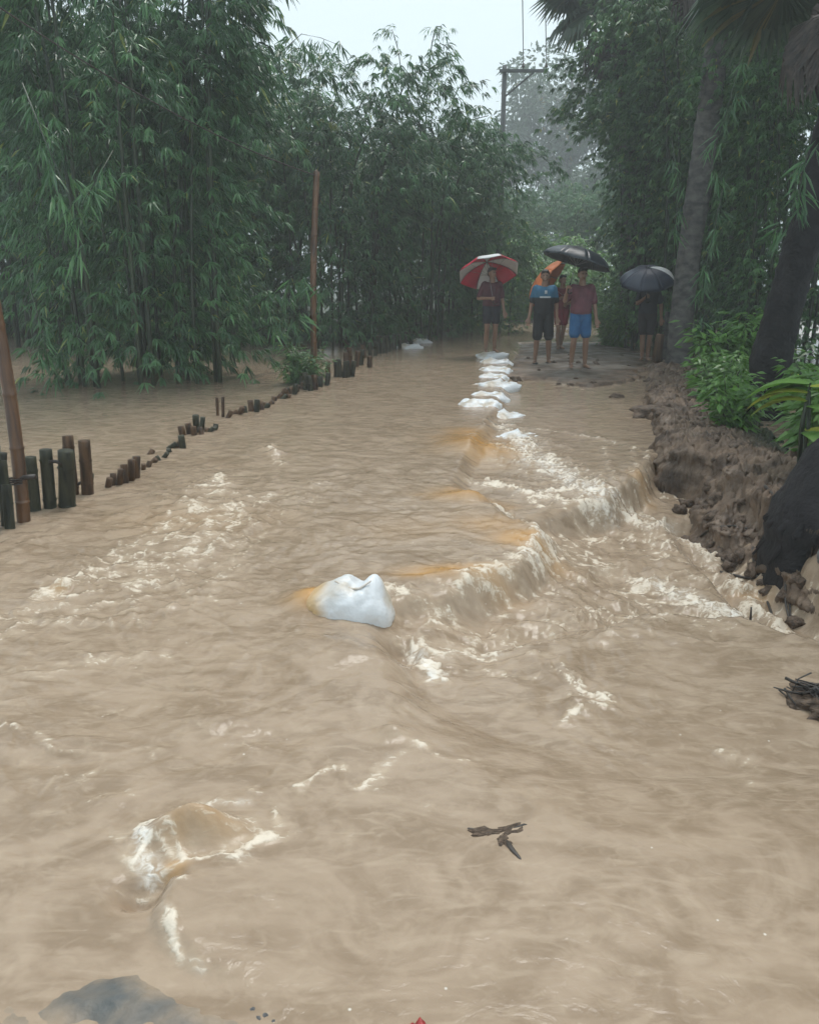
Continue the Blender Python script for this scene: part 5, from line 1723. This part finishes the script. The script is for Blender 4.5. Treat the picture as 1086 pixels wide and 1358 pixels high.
# man in maroon with blue shorts under the black umbrella
ld = base_at(766, 486, .0); ld.z = gz(ld.x, ld.y)
HD = 1.72
poseD = {'R': ((-.30, -.06, 1.16), (-.30, -.22, 1.34), True), 'L': ((.235, .02, 1.10), (.27, -.03, .85), False), 'feet': [(-.12, .0), (.13, .02)], 'sleeve': .8}
person(ld, .03, HD, 'man in a faded maroon shirt and bright blue shorts', poseD, cloth('plum', (.165, .058, .075)), cloth('blue', (.022, .125, .30)), short_len=.36, loose=1.2, turn=.1)
hd = local_to_world(ld, .03, HD / 1.7, (-.285, -.265, 1.40))
umbrella((.27, .04, .96), hd, .66, .62, .24, [UM['black']], 'large black umbrella held over the man in blue shorts', M['metal'], twist=.1)

# man at the side with the navy umbrella low over his head
le = base_at(854, 474, .0); le.z = gz(le.x, le.y)
HE = 1.66
poseE = {'R': ((-.22, -.10, 1.14), (-.08, -.24, 1.26), True), 'L': ((.25, .02, 1.10), (.27, -.03, .85), False), 'feet': [(-.05, -.02), (.06, .02)]}
person(le, -.2, HE, 'man in dark clothes at the roadside with his head hidden by an umbrella', poseE, cloth('charcoal', (.016, .018, .026)), cloth('dark_brown', (.022, .016, .018)), short_len=.38, turn=-.3)
he = local_to_world(le, -.2, HE / 1.7, (-.07, -.28, 1.26))
umbrella((-.10, -.34, .85), he, .60, .54, .27, [UM['navy']] * 6 + [UM['white'], UM['navy']], 'navy umbrella with one white panel tipped forward over the man by the stump', M['metal'], twist=1.05)

# ------------------------------------------------------------------ near bamboo sprays hanging clear of the clump, each a part
def spray_mesh(seed, L=.30, n=8):
    rng = np.random.default_rng(seed)
    B = []; Dv = []; LL = []
    for i in range(n):
        a = (i / (n - 1) - .5) * 2.0
        B.append((.0 + .02 * rng.normal(), .02 * rng.normal(), -.012 * i)); Dv.append((math.sin(a) * .75 + rng.normal(0, .08), rng.normal(0, .25), -1 + .25 * abs(a))); LL.append(L * rng.uniform(.75, 1.1))
    B, Dv, LL = np.array(B), np.array(Dv), np.array(LL)
    return leaf_mesh('leaf_spray', B, Dv, LL, LL * .105, M['bamboo_leaf'], rng, droop=.12)
SPR = [spray_mesh(s) for s in (51, 52, 53, 54)]
def hanging(label, start, pts, seed):
    rng = np.random.default_rng(seed)
    s0 = Vector(start)
    r = empty('bamboo_branch', s0, label, 'bamboo branch')
    P_ = [Vector(q) - s0 for q in pts]
    g = Geo(); g.tube(P_, np.linspace(.009, .003, len(P_)), 5); link('twig', g.mesh('twig', M['culm']), None, r)
    for i in range(1, len(P_)):
        for t in (.15, .5, .85):
            q = P_[i - 1].lerp(P_[i], t)
            sp = link('leaf_spray', SPR[int(rng.integers(0, 4))], None, r)
            sp.location = q + Vector(rng.normal(0, .06, 3)); sp.rotation_euler = (rng.normal(0, .3), rng.normal(0, .3), rng.uniform(-1.0, 1.0))
            sc = rng.uniform(.8, 1.25); sp.scale = (sc, sc, sc)
    return r
hanging('hanging bamboo branch with big pale leaves in front of the dark tall clump', D(30, 110, 9.3), [D(30, 110, 9.3), D(62, 190, 9.2), D(92, 260, 9.1), D(104, 330, 9.0)], 1)
hanging('bamboo branch with fanned leaves drooping toward the still flood', D(150, 200, 9.8), [D(150, 200, 9.8), D(122, 250, 9.6), D(108, 272, 9.5)], 2)
hanging('thin bamboo branch dangling leaf tips just above the still flood', D(40, 380, 11.0), [D(40, 380, 11.0), D(58, 440, 10.9), D(66, 490, 10.8)], 3)
hanging('pale bamboo sprig arching out beside the tall bamboo post', D(345, 400, 12.2), [D(345, 400, 12.2), D(375, 380, 12.0), D(400, 372, 11.9), D(425, 384, 11.8)], 4)
hanging('pale bamboo sprig below the arching one by the tall post', D(340, 440, 12.2), [D(340, 440, 12.2), D(370, 425, 12.0), D(398, 418, 11.9)], 5)
hanging('leafy bamboo shoot reaching up against the sky over the rounded clumps', D(372, 70, 17), [D(372, 70, 17), D(400, 45, 17), D(425, 50, 17), D(455, 62, 17)], 6)

hanging('leafy branch hanging across the upper grey palm trunk', D(985, 60, 13.2), [D(985, 60, 13.2), D(968, 130, 13.1), D(950, 190, 13.0), D(945, 235, 13.0)], 11)
hanging('leafy branch trailing down beside the lower grey palm trunk', D(960, 240, 13.2), [D(960, 240, 13.2), D(945, 310, 13.1), D(932, 370, 13.0), D(930, 420, 13.0)], 12)
hanging('leafy branch hanging behind the navy umbrella by the grey palm', D(890, 180, 14.5), [D(890, 180, 14.5), D(898, 240, 14.4), D(902, 300, 14.3)], 13)
hanging('leafy branch in front of the leaning dark palm trunk', D(1075, 180, 8.9), [D(1075, 180, 8.9), D(1062, 240, 8.8), D(1050, 300, 8.8)], 14)

# ------------------------------------------------------------------ rain haze
def haze():
    g = Geo(); g.box((0, 81, 15.0), (480, 168, 34.0))
    o = link('haze', g.mesh('haze', None, False))
    m = bpy.data.materials.new('rain_haze')
    m.use_nodes = True
    t = m.node_tree
    t.nodes.remove(t.nodes['Principled BSDF'])
    v = t.nodes.new('ShaderNodeVolumePrincipled')
    v.inputs['Color'].default_value = (.92, .97, 1.0, 1)
    v.inputs['Density'].default_value = .0034
    v.inputs['Anisotropy'].default_value = .2
    t.links.new(v.outputs[0], t.nodes['Material Output'].inputs['Volume'])
    o.data.materials.append(m)
    o['kind'] = 'stuff'
    return o
haze()
